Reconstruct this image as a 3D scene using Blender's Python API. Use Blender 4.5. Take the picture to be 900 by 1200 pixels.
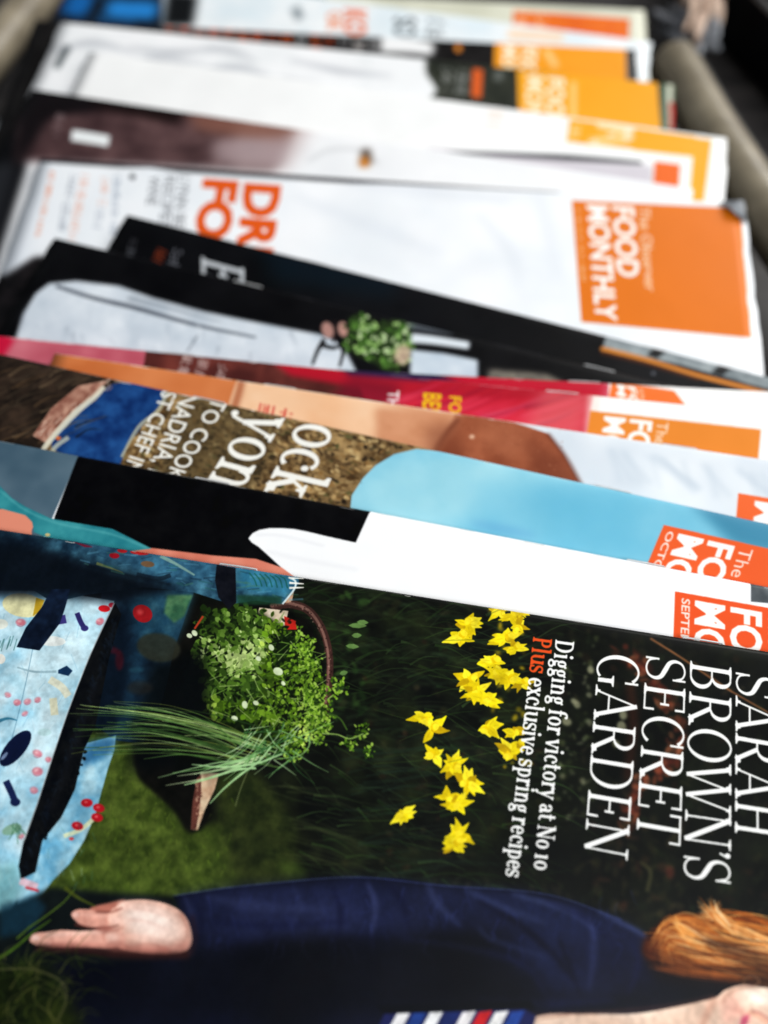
import bpy, bmesh, math, random
import numpy as np
from mathutils import Vector, noise as mnoise

random.seed(7)
rng = np.random.default_rng(7)
for o in list(bpy.data.objects):
    bpy.data.objects.remove(o)
S = bpy.context.scene
COL = S.collection

# ------------------------------------------------------------------ camera
FPX = 1018.0                      # focal length in photo pixels (photo is 900 x 1200)
PITCH = math.radians(55.8)
CAM = np.array([0.0, 0.0, 0.268])
cd = bpy.data.cameras.new('camera')
cam = bpy.data.objects.new('camera', cd)
COL.objects.link(cam)
cam.location = CAM
cam.rotation_euler = (math.radians(90) - PITCH, 0, 0)
cd.sensor_fit = 'VERTICAL'
cd.sensor_height = 24
cd.sensor_width = 18
cd.lens = FPX / 1200 * 24
cd.clip_start = 0.005
cd.clip_end = 50
cd.dof.use_dof = True
cd.dof.focus_distance = 0.262  # set again once the nearest cover is placed
cd.dof.aperture_fstop = 2.6
cd.dof.aperture_blades = 0
S.camera = cam

# ------------------------------------------------------------------ light and exposure
w = bpy.data.worlds.new('World')
S.world = w
w.use_nodes = True
w.node_tree.nodes['Background'].inputs[0].default_value = (0.86, 0.93, 1.0, 1)
w.node_tree.nodes['Background'].inputs[1].default_value = 0.16


def area(name, loc, target, size, sizey, energy, color):
    l = bpy.data.lights.new(name, 'AREA')
    l.shape = 'RECTANGLE'
    l.size = size
    l.size_y = sizey
    l.energy = energy
    l.color = color
    o = bpy.data.objects.new(name, l)
    COL.objects.link(o)
    o.location = loc
    d = Vector(target) - Vector(loc)
    o.rotation_euler = d.to_track_quat('-Z', 'Y').to_euler()
    return o


area('window_light', (1.25, 1.15, 1.15), (0, 0.25, 0.02), 1.3, 0.9, 45, (1.0, 0.98, 0.95))
area('room_light', (0.55, -0.75, 1.25), (0, 0.2, 0.02), 0.7, 0.7, 22, (0.95, 0.98, 1.0))
S.view_settings.view_transform = 'Standard'
S.view_settings.look = 'None'
S.view_settings.gamma = 1
S.view_settings.exposure = 0.0
S.view_settings.use_curve_mapping = False

# ------------------------------------------------------------------ where things stand
fw = np.array([0, math.cos(PITCH), -math.sin(PITCH)])
up = np.array([0, math.sin(PITCH), math.cos(PITCH)])
rt = np.array([1.0, 0, 0])
ALPHA = math.radians(9.4)         # every magazine leans on the one behind it
NRM = np.array([0, -math.sin(ALPHA), math.cos(ALPHA)])


def rays(P):
    P = np.asarray(P, float)
    return fw + (P[..., 0:1] - 450) / FPX * rt - (P[..., 1:2] - 600) / FPX * up


def hit(P, c, n=NRM):
    d = rays(P)
    return CAM + d * ((c - CAM @ n) / (d @ n))[..., None]


def hit_z(x, y, z):
    return Vector(hit(np.array([x, y], float), z, np.array([0, 0, 1.0])))


# ------------------------------------------------------------------ printing press
# The covers are printed by rasterising shapes onto each cover's own sheet (u,v in mm).
def raster(loops, W, H, SS=3, normal=True):
    E = []
    for L in loops:
        L = np.asarray(L, float)
        if normal:
            x, y = L[:, 0], L[:, 1]
            if np.sum(x * np.roll(y, -1) - np.roll(x, -1) * y) < 0:
                L = L[::-1]
        E.append(np.hstack([L, np.roll(L, -1, 0)]))
    E = np.vstack(E)
    acc = np.zeros((H * SS) * (W + 2))
    ys = (np.arange(H * SS) + 0.5) / SS
    step = max(1, int(3e6 / (H * SS)))
    for i in range(0, len(E), step):
        x0, y0, x1, y1 = [E[i:i + step, k] for k in range(4)]
        act = (ys[:, None] >= np.minimum(y0, y1)) & (ys[:, None] < np.maximum(y0, y1))
        r, e = np.nonzero(act)
        if not len(r):
            continue
        xc = x0[e] + (ys[r] - y0[e]) * (x1[e] - x0[e]) / (y1[e] - y0[e])
        xc = np.clip(xc, 0, W)
        sg = np.where(y1[e] > y0[e], -1.0, 1.0)
        fl = np.minimum(np.floor(xc).astype(int), W)
        fr = xc - fl
        base = r * (W + 2) + fl
        acc += np.bincount(base, sg * (1 - fr), minlength=acc.size)
        acc += np.bincount(base + 1, sg * fr, minlength=acc.size)[:acc.size]
    m = np.cumsum(acc.reshape(H * SS, W + 2), 1)[:, :W]
    m = np.clip(np.abs(m), 0, 1)
    return m.reshape(H, SS, W).mean(1)


def box1(a, r, ax):
    if r < 1:
        return a
    a = np.moveaxis(a, ax, 0)
    p = np.concatenate([np.repeat(a[:1], r + 1, 0), a, np.repeat(a[-1:], r, 0)], 0)
    c = np.cumsum(p, 0)
    o = (c[2 * r + 1:] - c[:-(2 * r + 1)]) / (2 * r + 1)
    return np.moveaxis(o, 0, ax)


def blur2(a, r):
    r = int(round(r))
    for _ in range(2):
        a = box1(box1(a, r, 0), r, 1)
    return a


def spl(P, n=8, closed=False):
    P = np.asarray(P, float)
    if len(P) < 3:
        return P
    if closed:
        Q = np.vstack([P[-1:], P, P[:2]])
    else:
        Q = np.vstack([2 * P[0] - P[1], P, 2 * P[-1] - P[-2]])
    t = np.linspace(0, 1, n, endpoint=False)[:, None]
    out = []
    for i in range(1, len(Q) - 2):
        a, b, c, d = Q[i - 1], Q[i], Q[i + 1], Q[i + 2]
        out.append(0.5 * (2 * b + (c - a) * t + (2 * a - 5 * b + 4 * c - d) * t ** 2 + (3 * b - a - 3 * c + d) * t ** 3))
    if not closed:
        out.append(P[-1:])
    return np.vstack(out)


def ribbon(P, w):
    """closed outline of a line of varying width"""
    P = np.asarray(P, float)
    wv = np.broadcast_to(np.asarray(w, float), (len(P),)) / 2
    d = np.gradient(P, axis=0)
    d /= np.maximum(np.linalg.norm(d, axis=1), 1e-9)[:, None]
    n = np.stack([-d[:, 1], d[:, 0]], 1)
    return np.vstack([P + n * wv[:, None], (P - n * wv[:, None])[::-1]])


class Sheet:
    def __init__(s, o, ex, ey, c, res, base, L=300, D=230):
        s.o, s.ex, s.ey, s.c, s.res = o, ex, ey, c, res
        s.W, s.H = int(L * res), int((D + 10) * res)
        s.a = np.empty((s.H, s.W, 3), np.float32)
        s.a[:] = np.array(base) / 255
        s.f = {}

    def pt(s, P):
        q = hit(np.asarray(P, float), s.c) - s.o
        return np.stack([(q @ s.ex) * 1000 * s.res, ((q @ s.ey) * 1000 + 8) * s.res], -1)

    def field(s, mm, seed, octv=3):
        k = (mm, seed, octv)
        if k not in s.f:
            r = np.random.default_rng(seed)
            out = np.zeros((s.H, s.W), np.float32)
            amp, tot = 1.0, 0
            for o in range(octv):
                g = mm * s.res / 2 ** o
                if g < 1.2:
                    break
                gh, gw = int(s.H / g) + 3, int(s.W / g) + 3
                G = r.random((gh, gw)).astype(np.float32)
                y = np.arange(s.H) / g
                x = np.arange(s.W) / g
                yi, xi = y.astype(int), x.astype(int)
                fy, fx = (y - yi), (x - xi)
                fy = (fy * fy * (3 - 2 * fy)).astype(np.float32)[:, None]
                fx = (fx * fx * (3 - 2 * fx)).astype(np.float32)[None]
                R0 = G[yi]
                R1 = G[yi + 1]
                R = R0 * (1 - fy) + R1 * fy
                out += amp * (R[:, xi] * (1 - fx) + R[:, xi + 1] * fx)
                tot += amp
                amp *= 0.55
            s.f[k] = np.clip((out / tot - 0.5) * 1.7 + 0.5, 0, 1)
        return s.f[k]

    def _lay(s, T, col, a, blur, c2=None, ns=(6, 1), raw=False, gamma=1.0, mul=None):
        # T: list of loops in texels
        A = np.vstack(T)
        mg = blur * 2 + 2
        x0, y0 = np.floor(A.min(0) - mg).astype(int)
        x1, y1 = np.ceil(A.max(0) + mg).astype(int)
        x0, y0, x1, y1 = max(x0, 0), max(y0, 0), min(x1, s.W), min(y1, s.H)
        if x1 <= x0 or y1 <= y0:
            return
        m = raster([t - (x0, y0) for t in T], x1 - x0, y1 - y0, normal=not raw)
        if blur >= 1:
            m = blur2(m, blur)
        if mul is not None:
            f = s.field(*mul)[y0:y1, x0:x1]
            m = m * np.clip((f - 0.35) * 3, 0, 1)
        m = (m * a)[..., None].astype(np.float32)
        col = np.array(col, np.float32) / 255
        if c2 is not None:
            f = s.field(*ns)[y0:y1, x0:x1, None] ** gamma
            col = col * (1 - f) + np.array(c2, np.float32) / 255 * f
        r = s.a[y0:y1, x0:x1]
        r += (col - r) * m

    def sc(s, P):
        p = np.mean(np.asarray(P, float), 0)
        q = s.pt([p, p + (1, 0), p + (0, 1)])
        return (np.linalg.norm(q[1] - q[0]) + np.linalg.norm(q[2] - q[0])) / 2

    def fill(s, P, col, a=1, blur=0, smooth=False, **k):
        if smooth:
            P = spl(P, 6, True)
        s._lay([s.pt(P)], col, a, blur * s.sc(P) if blur else 0, **k)

    def stroke(s, P, w0, col, w1=None, a=1, blur=0, wm=None, n=6, **k):
        P = spl(P, n)
        t = np.linspace(0, 1, len(P))
        w1 = w0 if w1 is None else w1
        if wm is None:
            wv = w0 + (w1 - w0) * t
        else:
            wv = np.interp(t, [0, .5, 1], [w0, wm, w1])
        s._lay([s.pt(ribbon(P, wv))], col, a, blur * s.sc(P) if blur else 0, **k)

    def ell(s, x, y, rx, ry, col, ang=0, a=1, blur=0, **k):
        t = np.linspace(0, 2 * np.pi, 20, endpoint=False)
        c, d = math.cos(math.radians(ang)), math.sin(math.radians(ang))
        P = np.stack([x + rx * np.cos(t) * c - ry * np.sin(t) * d, y + rx * np.cos(t) * d + ry * np.sin(t) * c], 1)
        s.fill(P, col, a, blur, **k)

    def leaf(s, x, y, L, W, ang, col, a=1):
        c, d = math.cos(ang), math.sin(ang)
        B = np.array([(0, 0), (.25, .42), (.6, .5), (.88, .22), (1, 0), (.88, -.22), (.6, -.5), (.25, -.42)]) * (L, W)
        P = np.stack([x + B[:, 0] * c - B[:, 1] * d, y + B[:, 0] * d + B[:, 1] * c], 1)
        s._lay([s.pt(P)], col, a, 0)

    def polys(s, loops, quad, col, a=1, raw=False, blur=0):
        """loops in (t, h) space, t 0..1 along the line, h 0..1 = cap height; quad = B0, B1, T0, T1 photo points"""
        B0, B1, T0, T1 = [np.array(q, float) for q in quad]
        out = []
        for L in loops:
            L = np.asarray(L, float)
            t, h = L[:, 0:1], L[:, 1:2]
            P = (B0 * (1 - t) + B1 * t) * (1 - h) + (T0 * (1 - t) + T1 * t) * h
            out.append(s.pt(P))
        s._lay(out, col, a, blur, raw=raw)

    def serif(s, txt, quad, col, bold=False, a=1, track=0, cols=None, adv_end=None):
        x = 0
        items = []
        for ch in txt:
            if ch == ' ':
                x += .26
                items.append((ch, []))
                continue
            ls, ad = glyph(ch, bold)
            items.append((ch, [np.asarray(l) + (x, 0) for l in ls]))
            x += ad + track
        tot = adv_end or x
        for i, (ch, ls) in enumerate(items):
            if not ls:
                continue
            c = cols(i) if cols else col
            s.polys([l / (tot, 1) for l in ls], quad, c, a)

    def sans(s, txt, quad, col, a=1, bold=.02, blur=0):
        tris, wd = font_tris(txt, bold)
        s.polys([t / (wd, 1) for t in tris], quad, col, a, raw=True, blur=blur)

    def scribble(s, B0, B1, w, col, a=.8, seed=0, step=3.2):
        r = random.Random(seed)
        B0, B1 = np.array(B0, float), np.array(B1, float)
        L = np.linalg.norm(B1 - B0)
        d = (B1 - B0) / L
        n = np.array([-d[1], d[0]]) * w / 2
        x = 0
        while x < L:
            g = step * r.uniform(.5, 1.0)
            k = r.random()
            if k < .15:
                x += g
                continue
            c = B0 + d * x
            if k < .6:
                s._lay([s.pt([c - n, c + n, c + n + d * g * .5, c - n + d * g * .5])], col, a, 0)
            if k > .4:
                for q in (r.uniform(-.9, 0), r.uniform(.2, .9)):
                    s._lay([s.pt([c + n * q, c + n * q + d * g, c + n * (q + .3) + d * g, c + n * (q + .3)])], col, a, 0)
            x += g * 1.25

    def image(s, name):
        im = bpy.data.images.new(name, s.W, s.H, alpha=False)
        b = np.ones((s.H, s.W, 4), np.float32)
        b[..., :3] = np.clip((s.a - .022) / .972, 0, 1)
        im.pixels.foreach_set(b.ravel())
        im.update()
        return im


# ---- a plain sans from Blender's built-in outline font
_fc = {}


def font_tris(txt, bold):
    k = (txt, bold)
    if k in _fc:
        return _fc[k]
    cu = bpy.data.curves.new('lettering', 'FONT')
    cu.body = txt
    cu.size = 1
    cu.offset = bold
    cu.resolution_u = 3
    ob = bpy.data.objects.new('lettering', cu)
    COL.objects.link(ob)
    dg = bpy.context.evaluated_depsgraph_get()
    dg.update()
    me = ob.evaluated_get(dg).to_mesh()
    me.calc_loop_triangles()
    V = np.array([v.co[:2] for v in me.vertices])
    T = [V[list(t.vertices)] for t in me.loop_triangles]
    ob.evaluated_get(dg).to_mesh_clear()
    bpy.data.objects.remove(ob)
    bpy.data.curves.remove(cu)
    T = [t[::-1] if np.cross(t[1] - t[0], t[2] - t[0]) < 0 else t for t in T]
    mn, mx = V.min(0), V.max(0)
    h = max(mx[1], .6)
    T = [(t - (mn[0], 0)) / h for t in T]
    _fc[k] = (T, (mx[0] - mn[0]) / h)
    return _fc[k]


# ---- a bracketed serif drawn stroke by stroke (cap height = 1)
_gc = {}


def glyph(ch, bold):
    if (ch, bold) in _gc:
        return _gc[(ch, bold)]
    K, T, X = (.13, .07, .70) if bold == 'mid' else (.17, .095, .70) if bold else (.10, .045, .66)
    SF = .06 if not bold else .085
    hs = .13 if not bold else .16
    out = []

    def ln(x0, y0, x1, y1, w):
        out.append(ribbon([(x0, y0), (x1, y1)], w))

    def stem(x, y0, y1, w=K, s0=True, s1=True):
        ln(x, y0, x, y1, w)
        if s0:
            ser(x, y0, 1, w)
        if s1:
            ser(x, y1, -1, w)

    def ser(x, y, sgn, w=K, h=None):
        h = h or hs
        out.append([(x - h, y), (x + h, y), (x + h, y + sgn * SF * .55), (x + w * .6, y + sgn * SF), (x + w * .4, y + sgn * SF * 2),
                    (x - w * .4, y + sgn * SF * 2), (x - w * .6, y + sgn * SF), (x - h, y + sgn * SF * .55)])

    def arc(cx, cy, rx, ry, a0, a1, k=K, t=T):
        a = np.radians(np.linspace(a0, a1, max(10, int(abs(a1 - a0) / 9))))
        w = t + (k - t) * np.abs(np.cos(a)) ** 1.3
        ii, oo = [], []
        P = np.stack([cx + (rx - w / 2) * np.cos(a), cy + (ry - w / 2) * np.sin(a)], 1)
        out.append(ribbon(P, w))

    def ball(x, y, r):
        t = np.linspace(0, 2 * np.pi, 14, endpoint=False)
        out.append(np.stack([x + r * np.cos(t), y + r * np.sin(t)], 1))

    def flag(x, y):
        out.append([(x - hs * .95, y), (x + K / 2, y), (x + K / 2, y - SF * 1.6), (x - K / 2, y - SF * 1.3), (x - hs * .95, y - SF * .8)])

    def sshape(W, H, k):
        P = spl(np.array([(.86, .78), (.76, .94), (.5, 1.0), (.22, .93), (.12, .76), (.22, .6), (.52, .49), (.8, .38), (.88, .22), (.76, .06), (.48, 0.0), (.2, .07), (.1, .25)]) * (W, H - .05) + (0, .025), 6)
        n = len(P)
        t = np.linspace(0, 1, n)
        out.append(ribbon(P, T + (k - T) * np.exp(-((t - .5) / .17) ** 2)))
        ln(W * .88, H * .68, W * .88, H, T * 1.1)
        ln(W * .1, H * .34, W * .1, 0, T * 1.1)

    c = ch
    if c == 'H':
        stem(.17, 0, 1); stem(.67, 0, 1); ln(.17, .5, .67, .5, T); ad = .84
    elif c == 'S':
        sshape(.56, 1, K * 1.15); ad = .6
    elif c == 'A':
        ln(.1, 0, .37, 1, T); ln(.36, 1, .68, 0, K); ln(.2, .33, .58, .33, T); ser(.1, 0, 1, T); ser(.68, 0, 1); ad = .79
    elif c == 'R':
        stem(.17, 0, 1); ln(.17, 1 - T / 2, .38, 1 - T / 2, T); arc(.38, .745, .24, .255, 90, -90); ln(.38, .5, .17, .5, T)
        ln(.36, .5, .66, 0, K); ser(.68, 0, 1); ad = .78
    elif c == 'B':
        stem(.17, 0, 1); ln(.1, 1 - T / 2, .36, 1 - T / 2, T); arc(.36, .76, .21, .24, 90, -90); ln(.36, .53, .17, .53, T)
        arc(.37, .275, .27, .275, 90, -90); ln(.1, T / 2, .37, T / 2, T); ad = .7
    elif c == 'P':
        stem(.17, 0, 1); ln(.1, 1 - T / 2, .36, 1 - T / 2, T); arc(.36, .73, .25, .27, 90, -90); ln(.36, .46 + T / 2, .17, .46 + T / 2, T); ad = .66
    elif c == 'O':
        arc(.42, .5, .37, .515, 0, 360); ad = .84
    elif c == 'W':
        ln(.06, 1, .3, 0, K); ln(.3, 0, .53, .95, T); ln(.5, 1, .76, 0, K); ln(.76, 0, 1.0, 1, T)
        ser(.06, 1, -1); ser(.5, 1, -1); ser(1.0, 1, -1, T); ad = 1.08
    elif c == 'N':
        stem(.15, 0, 1, T, True, False); ser(.12, 1, -1, T); ln(.13, .99, .68, .01, K * 1.1); stem(.69, 0, 1, T, False, True); ad = .84
    elif c == "'":
        ball(.1, .93, K * .62); ln(.14, .93, .06, .76, T); ad = .2
    elif c == 'E':
        stem(.17, 0, 1); ln(.1, 1 - T / 2, .58, 1 - T / 2, T); ln(.17, .51, .48, .51, T); ln(.1, T / 2, .62, T / 2, T)
        ln(.57, 1, .57, .76, T * 1.2); ln(.47, .62, .47, .4, T * 1.2); ln(.61, 0, .61, .26, T * 1.2); ad = .69
    elif c == 'C':
        arc(.43, .5, .37, .515, 48, 312); ln(.69, .68, .69, 1, T * 1.2); ad = .74
    elif c == 'T':
        stem(.36, 0, 1, K, True, False); ln(.04, 1 - T / 2, .68, 1 - T / 2, T); ln(.05, 1, .05, .74, T * 1.2); ln(.67, 1, .67, .74, T * 1.2); ad = .72
    elif c == 'G':
        arc(.43, .5, .37, .515, 48, 300); ln(.69, .68, .69, 1, T * 1.2); ln(.68, .04, .68, .42, K); ser(.68, .42, -1); ad = .83
    elif c == 'D':
        stem(.17, 0, 1); ln(.1, 1 - T / 2, .38, 1 - T / 2, T); arc(.38, .5, .38, .5, 90, -90); ln(.1, T / 2, .38, T / 2, T); ad = .83
    elif c == 'i':
        stem(.17, 0, X, K, True, False); flag(.17, X); ball(.16, .94, K * .6); ad = .36
    elif c == 'l':
        stem(.17, 0, 1.05, K, True, False); flag(.17, 1.05); ad = .36
    elif c == 'n':
        stem(.17, 0, X, K, True, False); flag(.17, X); arc(.38, .44, .24, X - .42, 175, 0); stem(.62 - K / 2, 0, .46, K, True, False); ad = .74
    elif c == 'u':
        stem(.17, .2, X, K, False, False); flag(.17, X); arc(.36, .26, .27, .27, 180, 360); stem(.6 - K / 4, 0, X, K, False, False); flag(.58, X); ser(.62, 0, 1, K, .1); ad = .74
    elif c == 'g':
        arc(.27, X - .24, .22, .24, 0, 360); ln(.4, X - .08, .52, X - .02, T * 1.3); ln(.14, X - .42, .12, .1, T * 1.2)
        ln(.1, .08, .42, .06, K * .8); arc(.28, -.12, .26, .17, 0, 360, K * .8); ad = .56
    elif c == 'f':
        stem(.17, 0, .82, K, True, False); arc(.34, .8, .255, .25, 180, 60); ball(.43, .96, K * .5); ln(.02, X - T / 2, .38, X - T / 2, T); ad = .4
    elif c in 'o0':
        arc(.31, X / 2, .28, X / 2 + .01, 0, 360); ad = .62
    elif c == 'r':
        stem(.17, 0, X, K, True, False); flag(.17, X); arc(.38, .42, .26, X - .41, 170, 70); ball(.43, X - .08, K * .58); ad = .52
    elif c in 'vy':
        ln(.09, X, .29, 0, K); ser(.09, X, -1, K, hs * .85); ser(.49, X, -1, T, hs * .7)
        if c == 'v':
            ln(.29, 0, .49, X, T)
        else:
            ln(.49, X, .2, -.26, T); ball(.13, -.25, K * .55)
        ad = .57
    elif c == 'c':
        arc(.31, X / 2, .28, X / 2 + .01, 55, 310); ball(.47, X * .72, K * .55); ad = .54
    elif c == 't':
        ln(.19, .92, .19, .16, K); arc(.34, .18, .235, .18, 180, 300); ln(.03, X - T / 2, .42, X - T / 2, T); ad = .46
    elif c == 'a':
        arc(.27, X - .22, .24, .22, -5, 150); ln(.43, .08, .43, X - .2, K); arc(.27, .2, .22, .21, 0, 360); ball(.13, X - .16, K * .5); ser(.5, 0, 1, K, .09); ad = .6
    elif c == 's':
        sshape(.46, X, K); ad = .5
    elif c == 'e':
        arc(.31, X / 2, .28, X / 2 + .01, 5, 318); ln(.1, X * .53, .55, X * .53, T); ad = .6
    elif c == 'x':
        ln(.1, X, .46, 0, K); ln(.46, X, .1, 0, T); ser(.1, X, -1); ser(.46, X, -1, T, .1); ser(.1, 0, 1, T, .1); ser(.48, 0, 1); ad = .6
    elif c == 'p':
        stem(.17, -.3, X, K, True, False); flag(.17, X); arc(.34, X / 2, .28, X / 2 + .01, 150, -150); ad = .67
    elif c == 'k':
        stem(.17, 0, 1.05, K, True, False); flag(.17, 1.05); ln(.17, .28, .46, X, T); ln(.27, .4, .52, 0, K); ser(.46, X, -1, T); ser(.55, 0, 1); ad = .66
    elif c == '1':
        stem(.19, 0, X, K, True, False); flag(.19, X); ad = .4
    else:
        ad = .3
    _gc[(ch, bold)] = (out, ad)
    return _gc[(ch, bold)]


# ------------------------------------------------------------------ materials
def nd(nt, t, **k):
    n = nt.nodes.new(t)
    for a, b in k.items():
        setattr(n, a, b)
    return n


def print_mat(name, im, rough=.42, spec=.05):
    m = bpy.data.materials.new(name)
    m.use_nodes = True
    nt = m.node_tree
    b = nt.nodes['Principled BSDF']
    tx = nd(nt, 'ShaderNodeTexImage', image=im, extension='EXTEND', interpolation='Cubic')
    tc = nd(nt, 'ShaderNodeTexCoord')
    nt.links.new(tc.outputs['UV'], tx.inputs['Vector'])
    # coated stock: ink on 82 % paper with faint mottle
    nz = nd(nt, 'ShaderNodeTexNoise')
    nz.inputs['Scale'].default_value = 55
    nz.inputs['Detail'].default_value = 6
    nt.links.new(tc.outputs['Object'], nz.inputs['Vector'])
    mr = nd(nt, 'ShaderNodeMapRange')
    mr.inputs['To Min'].default_value = .76
    mr.inputs['To Max'].default_value = .84
    nt.links.new(nz.outputs['Fac'], mr.inputs['Value'])
    mx = nd(nt, 'ShaderNodeVectorMath', operation='SCALE')
    nt.links.new(tx.outputs['Color'], mx.inputs[0])
    nt.links.new(mr.outputs['Result'], mx.inputs['Scale'])
    nt.links.new(mx.outputs['Vector'], b.inputs['Base Color'])
    rr = nd(nt, 'ShaderNodeMapRange')
    rr.inputs['To Min'].default_value = rough - .06
    rr.inputs['To Max'].default_value = rough + .1
    nt.links.new(nz.outputs['Fac'], rr.inputs['Value'])
    nt.links.new(rr.outputs['Result'], b.inputs['Roughness'])
    b.inputs['Specular IOR Level'].default_value = spec
    # handling dents
    n2 = nd(nt, 'ShaderNodeTexNoise')
    n2.inputs['Scale'].default_value = 14
    n2.inputs['Detail'].default_value = 3
    nt.links.new(tc.outputs['Object'], n2.inputs['Vector'])
    bp = nd(nt, 'ShaderNodeBump')
    bp.inputs['Strength'].default_value = .5
    bp.inputs['Distance'].default_value = .0012
    nt.links.new(n2.outputs['Fac'], bp.inputs['Height'])
    nt.links.new(bp.outputs['Normal'], b.inputs['Normal'])
    return m


def plain(name, c1, c2, scale=40, rough=.6, spec=.3, bump=.0, dist=.001, stretch=None, detail=5):
    m = bpy.data.materials.new(name)
    m.use_nodes = True
    nt = m.node_tree
    b = nt.nodes['Principled BSDF']
    tc = nd(nt, 'ShaderNodeTexCoord')
    nz = nd(nt, 'ShaderNodeTexNoise')
    nz.inputs['Scale'].default_value = scale
    nz.inputs['Detail'].default_value = detail
    src = tc.outputs['Object']
    if stretch:
        mp = nd(nt, 'ShaderNodeMapping')
        mp.inputs['Scale'].default_value = stretch
        nt.links.new(src, mp.inputs['Vector'])
        src = mp.outputs['Vector']
    nt.links.new(src, nz.inputs['Vector'])
    cr = nd(nt, 'ShaderNodeValToRGB')
    cr.color_ramp.elements[0].position = .3
    cr.color_ramp.elements[1].position = .7
    cr.color_ramp.elements[0].color = (*c1, 1)
    cr.color_ramp.elements[1].color = (*c2, 1)
    nt.links.new(nz.outputs['Fac'], cr.inputs['Fac'])
    nt.links.new(cr.outputs['Color'], b.inputs['Base Color'])
    b.inputs['Roughness'].default_value = rough
    b.inputs['Specular IOR Level'].default_value = spec
    if bump:
        bp = nd(nt, 'ShaderNodeBump')
        bp.inputs['Strength'].default_value = bump
        bp.inputs['Distance'].default_value = dist
        nt.links.new(nz.outputs['Fac'], bp.inputs['Height'])
        nt.links.new(bp.outputs['Normal'], b.inputs['Normal'])
    return m


M_PAPER = plain('uncoated_paper_edge', (.62, .60, .55), (.74, .72, .67), 300, .8, .2, stretch=(1, 1, 1))
M_BACK = plain('back_cover_paper', (.5, .5, .5), (.6, .6, .6), 30, .5, .3)
M_STEEL = plain('staple_wire', (.4, .4, .4), (.55, .55, .55), 200, .3, .6)
def wear(s, amt=.5, seed=1, col=(235, 232, 226)):
    """rubbed white line along the folded spine"""
    r = random.Random(seed)
    x = 0
    L = s.W
    while x < L:
        g = r.uniform(.5, 9) * s.res
        if r.random() < amt:
            v = r.uniform(.2, .9)
            h = r.uniform(.15, .5)
            y = (8 + v) * s.res
            hh = h * s.res
            s._lay([np.array([(x, y - hh), (x + g * .5, y - hh * .5), (x + g, y - hh), (x + g, y + hh * .3), (x + g * .6, y + hh * r.uniform(.2, 1)), (x, y + hh * .2)])], col, r.uniform(.3, .9), 0)
        x += g * r.uniform(.6, 1.5)


def logo(s, TL, TR, BL, BR, orange, date='', k=1):
    """orange title box: lettering runs from the spine outwards"""
    TL, TR, BL, BR = [np.array(q, float) for q in (TL, TR, BL, BR)]
    s.fill([TL, TR, BR, BL], orange)

    def q(x0, x1, y0, y1):
        f = lambda x, y: (TL * (1 - x) + TR * x) * (1 - y) + (BL * (1 - x) + BR * x) * y
        return f(x0, y0), f(x0, y1), f(x1, y0), f(x1, y1)
    W = (252, 250, 246)
    s.sans('MONTHLY', q(.09, .215, .03, .97), W, bold=.03)
    s.sans('FOOD', q(.24, .37, .03, .60), W, bold=.03)
    s.sans('The Observer', q(.395, .46, .03, .70), W, a=.85, bold=.0)
    if date:
        s.sans(date, q(.03, .065, .03, .6), W, a=.9, bold=.02)


def daffodil(s, x, y, z, r):
    U = r.uniform
    a0 = U(0, 6.28)
    sq = U(.45, .95)
    tilt = U(-.6, .6)
    if r.random() < .8:
        s.stroke([(x, y), (x - z * U(.6, 1.4), y + z * U(-.4, .6)), (x - z * U(2, 4), y + z * U(-.6, .9))], 1.6, (56, 78, 34), w1=.8, a=.5, blur=.6)
    for k in range(2):
        for i in range(6):
            a = a0 + (i + .5 * k) * 1.047 + U(-.25, .25)
            if r.random() < (.15, .55)[k]:
                continue
            dx, dy = math.cos(a), math.sin(a) * sq
            ang = math.atan2(dy, dx) + tilt
            L = z * U(.6, 1.2) * math.hypot(dx, dy)
            c, d = math.cos(ang), math.sin(ang)
            w = z * U(.2, .34)
            P = [(0, -w * .5), (L * .45, -w * U(.7, 1.1)), (L * .8, -w * .4), (L * U(.95, 1.15), U(-1, 1)), (L * .75, w * .5), (L * .4, w * U(.7, 1)), (0, w * .5)]
            cc = r.choice([(244, 222, 22), (226, 198, 10), (250, 230, 44), (190, 156, 6), (238, 214, 16)])
            s.fill([(x + p * c - q * d, y + p * d + q * c) for p, q in P], cc, smooth=True)
            s.stroke([(x + c * L * .2, y + d * L * .2), (x + c * L * .7, y + d * L * .7)], .9, (176, 140, 4), w1=.3, a=.5)
    tx, ty = x + U(-.4, .4) * z, y + U(-.3, .3) * z
    s.stroke([(x, y), (tx, ty)], z * .36, (232, 196, 8), w1=z * .5)
    s.ell(tx, ty, z * .27, z * .2, (250, 226, 40), U(0, 180))
    s.stroke([(tx - z * .2, ty - z * .1), (tx, ty - z * .2), (tx + z * .2, ty - z * .05)], 1, (196, 156, 6), w1=.4, a=.6)


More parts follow.
